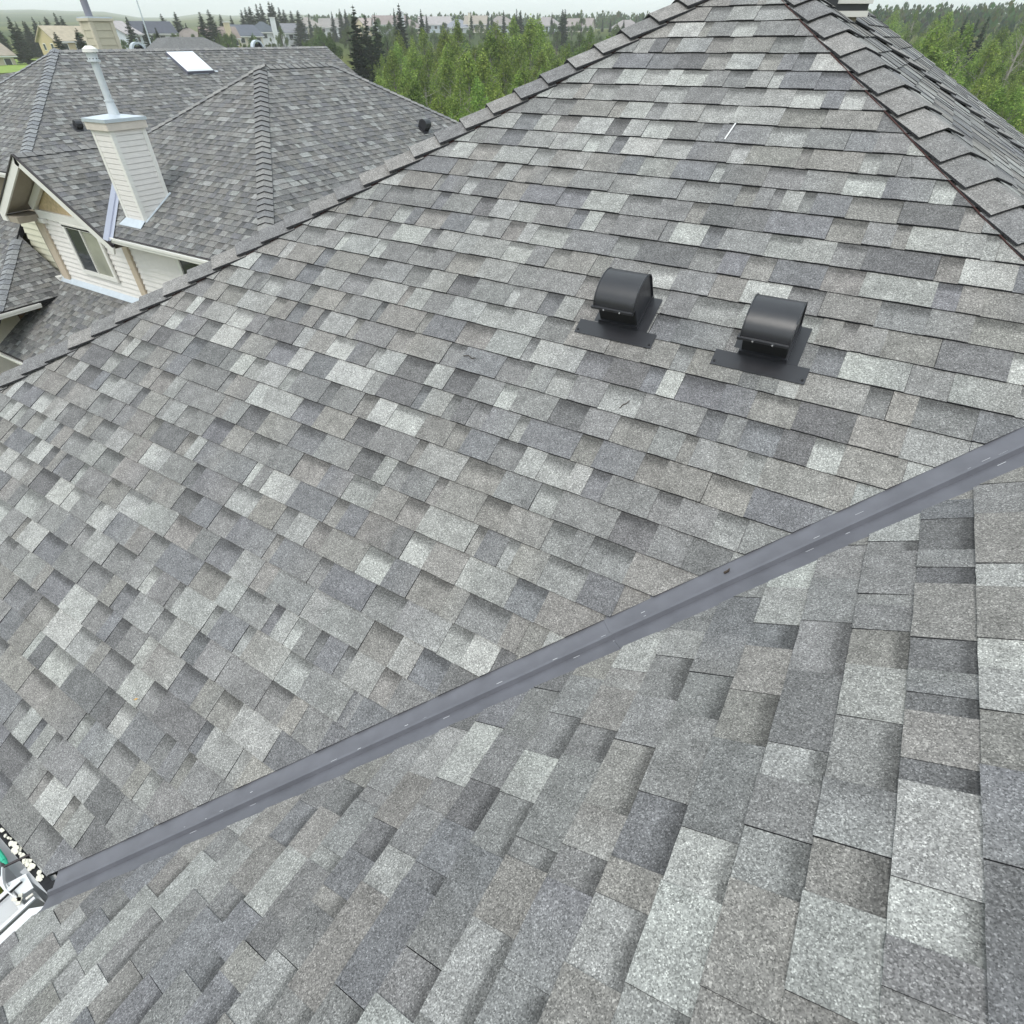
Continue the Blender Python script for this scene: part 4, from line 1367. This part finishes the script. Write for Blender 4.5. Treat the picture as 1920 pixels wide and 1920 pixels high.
far_house(67.9, 190, 9, 8, .6, 28, (.36, .31, .25), (.55, .48, .38), 'beige house end with dark windows at the left edge above the lawn', 'gable', 3)
far_house(46.9, 330, 11, 10, 8.1, 6, (.30, .27, .25), CRM, 'cream house with pale roof on the skyline left of the tall spruce pair', 'hip', 4)
far_house(45.0, 338, 11, 10, 7.9, -10, (.27, .25, .24), WHT, 'white house on the skyline directly behind the willow crowns', 'gable', 3)
far_house(42.4, 340, 9, 9, 8.0, 30, (.40, .33, .31), (.68, .58, .40), 'yellow house glimpsed between the two tall dark spruces', 'gable', 3)
far_house(40.8, 330, 14, 10, 8.6, 8, PINK_R, WHT, 'white house with pinkish roof and chimney right of the tall spruce pair', 'gable', 4, chim=4.0)
far_house(39.3, 345, 11, 10, 7.6, -14, (.25, .21, .20), CRM, 'cream house with pink grey roof beside the single tall spruce', 'hip', 3)
far_house(37.4, 360, 15, 10, 9.0, 5, (.36, .33, .33), (.55, .60, .66), 'blue grey house with wide roof on the skyline above the poplars', 'gable', 5)
far_house(35.6, 350, 12, 9, 7.6, 18, (.24, .25, .29), (.60, .62, .64), 'pale grey house with slate roof low behind the poplar tops', 'hip', 3)
far_house(34.2, 352, 10, 10, 9.0, -8, (.32, .28, .24), CRM, 'cream house with stone chimney on the skyline above the poplars', 'gable', 3, chim=-3)
far_house(32.3, 345, 13, 10, 8.6, 12, (.26, .23, .22), (.58, .62, .68), 'pale blue house with pink grey roof right of the cream chimney house', 'hip', 4)
far_house(28.8, 352, 14, 10, 8.3, 2, (.30, .27, .27), (.64, .68, .74), 'wide white house with pinkish roof in the middle of the skyline', 'hip', 5)
far_house(26.2, 355, 12, 10, 7.8, -12, (.28, .24, .23), (.60, .54, .46), 'beige house low on the skyline left of the dark twin spruces', 'gable', 4)
far_house(22.7, 362, 14, 10, 7.2, 8, (.28, .25, .25), WHT, 'white house lowest on the skyline beside the near hip', 'hip', 4)

mast = thing('mast', polar(85, 57.8), 'thin pale mast rising into the sky above the dark roofed white house', 'mast')
mb = MB(); b_ = polar(85, 57.8); mb.tube(b_, (b_.x, b_.y, 5.2), .09, .05, n=8); mb.build('pole', M_FLASH, mast)
mb = MB(); mb.box((b_.x - .25, b_.y - .25, b_.z - .3), (b_.x + .25, b_.y + .25, b_.z + .35)); mb.build('footing', M_GUT, mast)

# ================================================================== trees
def poplar_mesh(seed, h=10.0, nclump=34, nleaf=8200, wide=2.5, size=(.07, .15), round_=False, pal=None):
    rng = random.Random(seed)
    clumps = []
    for i in range(nclump):
        t = rng.uniform(.16, 1.0) if not round_ else rng.uniform(.3, .95)
        env = wide * (math.sin(math.pi * min(1, (t * .93 + .08))) ** .65) * (1.0 if t < .6 else 1 - .55 * (t - .6) / .4)
        r = env * math.sqrt(rng.uniform(.1, 1)) * .85
        a = rng.uniform(0, 2 * math.pi)
        ch = h * (t * .9 + .02)
        clumps.append((Vector((r * math.cos(a), r * math.sin(a), ch)), rng.uniform(.36, .8) * wide / 2.9, rng.uniform(.7, 1.5) * (h / 10), rng.uniform(.7, 1.3)))
    tr = MB()
    tr.tube((0, 0, -.5), (0, 0, h * .5), .20, .11, n=7, cap=False)
    tr.tube((0, 0, h * .5), (rng.uniform(-.2, .2), rng.uniform(-.2, .2), h * .93), .11, .03, n=6, cap=False)
    for c, rx, rz, br in clumps:
        z0 = max(h * .1, c.z - rng.uniform(.9, 2.0))
        tr.tube((0, 0, z0), c + Vector((0, 0, rz * .5)), .045, .012, n=4, cap=False)
    for i in range(14):
        z0 = rng.uniform(.15, .75) * h
        a = rng.uniform(0, 6.28); ln = rng.uniform(1.0, 2.4)
        tr.tube((0, 0, z0), (ln * math.cos(a), ln * math.sin(a), z0 + ln * rng.uniform(.3, 1.0)), .03, .008, n=4, cap=False)
    cr_ = MB()
    pal = pal or [(.185, .285, .065), (.235, .34, .08), (.285, .385, .095), (.145, .225, .06), (.335, .42, .12)]
    tot = sum(c[1] * c[1] * c[2] for c in clumps)
    for c, rx, rz, br in clumps:
        n = int(nleaf * rx * rx * rz / tot)
        for _ in range(n):
            d = Vector((rng.gauss(0, 1), rng.gauss(0, 1), rng.gauss(0, 1))).normalized()
            rad = rng.random() ** .38
            tap = 1 - .55 * max(0, d.z) * rad
            p = c + Vector((d.x * rx * rad * tap, d.y * rx * rad * tap, d.z * rz * rad))
            nrm = (d + Vector((rng.gauss(0, .6), rng.gauss(0, .6), rng.gauss(.7, .6)))).normalized()
            u = nrm.orthogonal().normalized()
            u.rotate(Matrix.Rotation(rng.uniform(0, 6.28), 3, nrm))
            v = nrm.cross(u)
            s = rng.uniform(*size)
            col = rng.choice(pal); k = br * rng.uniform(.8, 1.2)
            col = tuple(x * k for x in col)
            cr_.face([p - v * s * .62, p + u * s * .42, p + v * s * .62, p - u * s * .42], col)
    return tr, cr_


def spruce_mesh(seed, h=12.0, wide=2.2, lean=0, pal=None, dens=1.0):
    rng = random.Random(seed)
    tr = MB(); tr.tube((0, 0, -.5), (0, 0, h * .97), .18, .02, n=7, cap=False)
    cr_ = MB()
    pal = pal or [(.03, .055, .032), (.04, .07, .036), (.052, .08, .044), (.038, .064, .046), (.07, .088, .046)]
    lev = int(h * 4.2)
    for i in range(lev):
        t = (i + rng.random() * .6) / lev
        z = h * (.06 + .92 * t)
        ln0 = wide * (1 - t) ** .85 * (.9 + .25 * math.sin(i * 1.7)) + .12
        nb_ = 5 + int(5 * (1 - t))
        for b in range(nb_):
            a = rng.uniform(0, 6.28); ln = ln0 * rng.uniform(.55, 1.15)
            dr = rng.uniform(.05, .38)
            dirv = Vector((math.cos(a), math.sin(a), -dr)); side = Vector((-math.sin(a), math.cos(a), 0))
            base = Vector((0, 0, z))
            nseg = max(2, int((2 + ln * 3.2) * dens))
            for s_ in range(nseg):
                u = (s_ + .6) / nseg
                p = base + dirv * ln * u + Vector((0, 0, .18 * ln * u * u))
                w = (.14 + .26 * (1 - abs(u - .55)) * min(1, ln)) * rng.uniform(.7, 1.3)
                col = rng.choice(pal); k = rng.uniform(.75, 1.3); col = tuple(x * k for x in col)
                dd = (dirv + Vector((rng.gauss(0, .25), rng.gauss(0, .25), rng.gauss(0, .2)))).normalized()
                hang = Vector((rng.gauss(0, .15), rng.gauss(0, .15), -1))
                cr_.face([p - side * w, p + dd * w * 1.2, p + side * w, p + hang * w * .9 - dd * w * .4], col)
    for k in range(8):
        z = h * (.985 - k * .012)
        cr_.face([(-.05, 0, z - .15), (.05, .02, z - .15), (0, 0, z + .15)], pal[0])
    return tr, cr_


def tree_proto(name, tm, label, cat, bark, leafm, group):
    root = thing(name, (0, 0, 0), label, cat, group)
    tr, cr_ = tm
    tr.build('trunk', bark, root, origin=Vector((0, 0, 0)))
    cr_.build('crown', leafm, root, origin=Vector((0, 0, 0)))
    return root


trng = random.Random(77)
LBL_P1 = 'yellow green poplar in the dense stand between the two roofs'
pop = [tree_proto('poplar_tree', poplar_mesh(100 + i, 10, 38 + 4 * i, 8200, 2.9 + .25 * (i % 3), (.09, .19)), LBL_P1, 'tree', M_BARK, LEAF, 'poplars between the two roofs') for i in range(5)]
mid = [tree_proto('bushy_tree', poplar_mesh(140 + i, 9, 26, 5200, 3.0, (.13, .24), True, [(.10, .155, .055), (.12, .18, .062), (.14, .195, .07), (.085, .13, .05)]), 'bushy mid green tree in the band behind the poplars', 'tree', M_DBARK, LEAF, 'bushy trees behind the poplars') for i in range(3)]
spr = [tree_proto('spruce_tree', spruce_mesh(200 + i, 12, 2.0 + .25 * i, dens=1.0), 'dark spruce among the far houses on the skyline', 'tree', M_DBARK, NEEDLE, 'spruces on the skyline') for i in range(4)]
used = {}


def plant(protos, i, az, R, ztop, base_h, wfac=1.0, label=None, group=None, sink=0.0):
    pr_ = protos[i % len(protos)]
    g = polar(R, az, -sink)
    hh = max(2.0, ztop - g.z)
    k = hh / base_h
    sc_ = (k * wfac, k * wfac, k)
    rz = trng.uniform(0, 6.28)
    if pr_.name not in used:
        used[pr_.name] = 1
        pr_.location = g; pr_.rotation_euler = (0, 0, rz); pr_.scale = sc_
        if label: pr_['label'] = label
        if group: pr_['group'] = group
        return pr_
    r = copy_tree(pr_, g, rz, sc_, label, group)
    return r


# the poplars between the two roofs, from back to front
LBL_FAR = 'dull green poplar in the rear rows of the stand between the roofs'
PT = [(19, .012), (23.6, .006), (27.1, .005), (30.4, .016), (33.9, .012), (36.8, .012), (39.3, .0), (42.3, -.012), (45.0, -.01), (48, -.02)]
i = 0
for R, n, dk_, lo, hi in ((122, 20, .003, 17, 44), (104, 18, -.003, 17, 44), (88, 17, -.012, 18, 43), (74, 14, -.028, 20, 42.5), (61, 11, -.052, 24, 41.5), (50, 7, -.09, 32.5, 40.8)):
    for k in range(n):
        az = lo + (hi - lo) * (k + trng.uniform(.15, .85)) / n
        e = lerp(az, PT) + dk_ + trng.uniform(-.018, .010)
        z = R * e
        plant(pop, i, az, R * trng.uniform(.95, 1.05), z, 10, trng.uniform(.95, 1.25), LBL_FAR if R > 90 else (LBL_P1 if R > 65 else 'large leafy poplar in the front of the stand between the two roofs'), 'rear poplars between the two roofs' if R > 90 else ('poplars between the two roofs' if R > 65 else 'front poplars between the two roofs'))
        i += 1
# right hand wood
LBL_R = 'green poplar in the wood at the right beyond the hip'
PR = [(-9, .012), (-5, .010), (-3.1, .012), (-1.1, .012), (1.2, .018), (3.6, .014), (5.4, .008), (7, .0), (10, -.01)]
for R, n, dk_, lo, hi in ((190, 14, .010, -10, 9), (150, 15, .006, -10, 9), (120, 14, .0, -10, 8.5), (95, 12, -.012, -10, 8), (76, 10, -.034, -10, 7), (60, 9, -.062, -10, 5.5), (47, 8, -.10, -10.5, 3.0)):
    for k in range(n):
        az = lo + (hi - lo) * (k + trng.uniform(.15, .85)) / n
        e = lerp(az, PR) + dk_ + trng.uniform(-.022, .012)
        plant(pop, i, az, R * trng.uniform(.95, 1.05), R * e, 10, trng.uniform(.95, 1.25), 'dull poplar top along the back of the wood at the right' if R > 110 else (LBL_R if R > 65 else 'large leafy poplar in the front of the wood beyond the right hip'), 'rear poplars in the right hand wood' if R > 110 else ('poplars in the right hand wood' if R > 65 else 'front poplars in the right hand wood'))
        i += 1
# bushy band behind
for R, n, e0, lo, hi in ((150, 16, .006, 19, 48), (185, 16, .012, 20, 48.5), (230, 16, .014, 19, 47), (290, 34, .021, 18, 47.5)):
    for k in range(n):
        az = lo + (hi - lo) * (k + trng.uniform(.1, .9)) / n
        plant(mid, k, az, R * trng.uniform(.93, 1.07), R * (e0 + trng.uniform(-.010, .004)), 9, trng.uniform(1.0, 1.3))
plant(mid, 0, 48.9, 205, 205 * .0185, 9, .8, 'round dark green tree beside the white house with the dark hipped roof', 'single trees near the far houses')
plant(mid, 1, 55.9, 190, 190 * .012, 9, .8, 'bright green round tree left of the low grey house', 'single trees near the far houses')
plant(mid, 2, 45.9, 165, 165 * .016, 9, 1.2, 'large pale willow crown left of the tall spruce pair', 'single trees near the far houses')
for az, R, e in ((66.2, 236, .010), (65.6, 230, .013), (61.2, 160, -.002), (60.8, 170, .002), (58.4, 175, .001), (56.9, 170, -.004), (46.3, 110, -.012), (44.6, 105, -.02), (47.4, 150, .004)):
    plant(mid, trng.randrange(3), az, R, R * e, 9, trng.uniform(.8, 1.1), 'bushy green tree low among the far houses', 'bushy trees low among the far houses')
for k in range(34):
    az = 49.0 + 13.0 * (k + trng.uniform(.1, .9)) / 34
    R = trng.uniform(150, 215)
    plant(mid, k, az, R, R * trng.uniform(-.003, .013), 9, trng.uniform(.75, 1.2), 'bushy green tree low among the far houses', 'bushy trees low among the far houses')
CON = [(65.5,190,4.7),(64.7,230,4.7),(64.2,240,5.8),(63.5,240,5.9),(62.9,240,6.7),(62.6,250,6.4),(62.0,160,2.4),(63.3,155,1.8),(58.8,190,4.8),(57.9,195,3.7),(56.6,240,6.7),(55.7,240,7.2),(55.2,240,4.7),(54.1,200,6.1),(53.5,220,7.1),(52.8,250,7.0),(52.1,260,7.0),(51.3,270,8.7),(51.0,270,9.3),(50.7,275,9.8),(50.2,280,10.6),(49.9,280,10.8),(49.3,280,11.3),(49.1,285,11.1),(48.7,280,9.8),(48.4,280,9.2),(47.9,290,9.2),(47.4,260,8.4),(46.7,300,8.4),(45.0,300,9.3),(44.4,300,10.1),(44.0,290,9.7),(40.4,300,10.2),(39.5,320,9.6),(38.4,250,8.4),(38.0,340,9.6),(34.6,300,9.2),(33.3,320,8.6),(33.0,300,8.4),(32.1,300,9.5),(31.1,230,7.7),(30.8,240,7.7),(28.4,320,9.3),(27.6,240,7.8),(27.4,245,8.0),(24.5,340,7.7),(23.9,330,7.5),(22.9,230,4.9),(22.0,330,7.9),(21.5,330,7.9)]
for k, (az, R, zt) in enumerate(CON):
    plant(spr, k, az, R, zt, 12, trng.uniform(1.3, 1.9) if az > 46.8 else trng.uniform(.85, 1.25))
for az, R, zt, lab in ((43.4, 108, 4.1, 'tallest dark spruce rising above the neighbour roof end'), (42.6, 120, 3.5, 'second dark spruce close behind the tallest spruce'), (41.9, 125, 3.4, 'slim brownish spruce right of the tall spruce pair'), (40.0, 165, 6.5, 'tall slender spruce standing alone before the pink roofed house')):
    plant(spr, trng.randrange(4), az, R, zt, 12, 1.15, lab, 'tall spruces before the skyline')
for az, R, zt in ((.1, 150, 2.9), (-1.1, 150, 2.9), (-.6, 160, 2.7)):
    plant(spr, trng.randrange(4), az, R, zt, 12, .8, 'thin dark spruce tip above the right hand wood', 'spruce tips over the right hand wood')
for az, R, zt in ((66.7, 226, 3.6), (66.3, 230, 4.4), (65.2, 228, 4.6), (64.8, 230, 4.8), (64.3, 226, 4.2), (63.9, 232, 4.8), (62.1, 150, 1.9), (57.2, 180, 2.8)):
    plant(spr, trng.randrange(4), az, R, zt, 12, 1.3, 'broad dark spruce in the clump beside the tan house', 'spruces beside the tan house')

# far-off woods that read as one mass
rngw = random.Random(9)
mb = MB()
for k in range(2600):
    az = rngw.uniform(-14, 47); R = rngw.uniform(250, 620)
    if R < 400 and az > 15:
        R += 200
    g = polar(R, az)
    h = rngw.uniform(4, 8.5); w = h * rngw.uniform(.35, .7)
    c = rngw.choice(((.05, .08, .045), (.08, .12, .045), (.065, .10, .045), (.10, .14, .05)))
    for q in range(26):
        a = rngw.uniform(0, 6.28); zz_ = rngw.uniform(.1, .95); rr_ = w * (1 - zz_) * .9 + .2
        p = g + Vector((rr_ * math.cos(a), rr_ * math.sin(a), zz_ * h)); s = rngw.uniform(.3, .75)
        t_ = Vector((-math.sin(a), math.cos(a), 0))
        mb.face([p - t_ * s, p + Vector((0, 0, -s)), p + t_ * s, p + Vector((0, 0, s * 1.4))], tuple(x * rngw.uniform(.7, 1.3) for x in c))
o = mb.build('far_woods', LEAF); o['kind'] = 'stuff'

# grass under the eave corner at the lower left
mb = MB()
for k in range(2600):
    x, y = rngw.uniform(-9.5, -5), rngw.uniform(-3.2, .8)
    z = polar(math.hypot(x, y), 0).z
    a = rngw.uniform(0, 6.28); h = rngw.uniform(.06, .16)
    t_ = Vector((math.cos(a), math.sin(a), 0)) * .012
    p = Vector((x, y, -8.5))
    mb.face([p - t_, p + t_, p + Vector((rngw.gauss(0, .05), rngw.gauss(0, .05), h))], rngw.choice(((.09, .11, .02), (.13, .15, .03), (.06, .09, .015))))
o = mb.build('grass', LEAF); o['kind'] = 'stuff'

# ------------------------------------------------------------------ air
mb = MB()
mb.box((-7400, -7400, -13), (7400, 7400, 150))
hz = mb.build('haze', mat('unused', (1, 1, 1)), None)
hm = bpy.data.materials.new('haze')
hm.use_nodes = True
hm.node_tree.nodes.clear()
ho = hm.node_tree.nodes.new('ShaderNodeOutputMaterial')
pv = hm.node_tree.nodes.new('ShaderNodeVolumePrincipled')
pv.inputs['Color'].default_value = (.99, .992, .995, 1)
pv.inputs['Density'].default_value = 5.0e-4
pv.inputs['Anisotropy'].default_value = 0.2
hm.node_tree.links.new(pv.outputs['Volume'], ho.inputs['Volume'])
hz.data.materials.clear()
hz.data.materials.append(hm)
hz['kind'] = 'stuff'
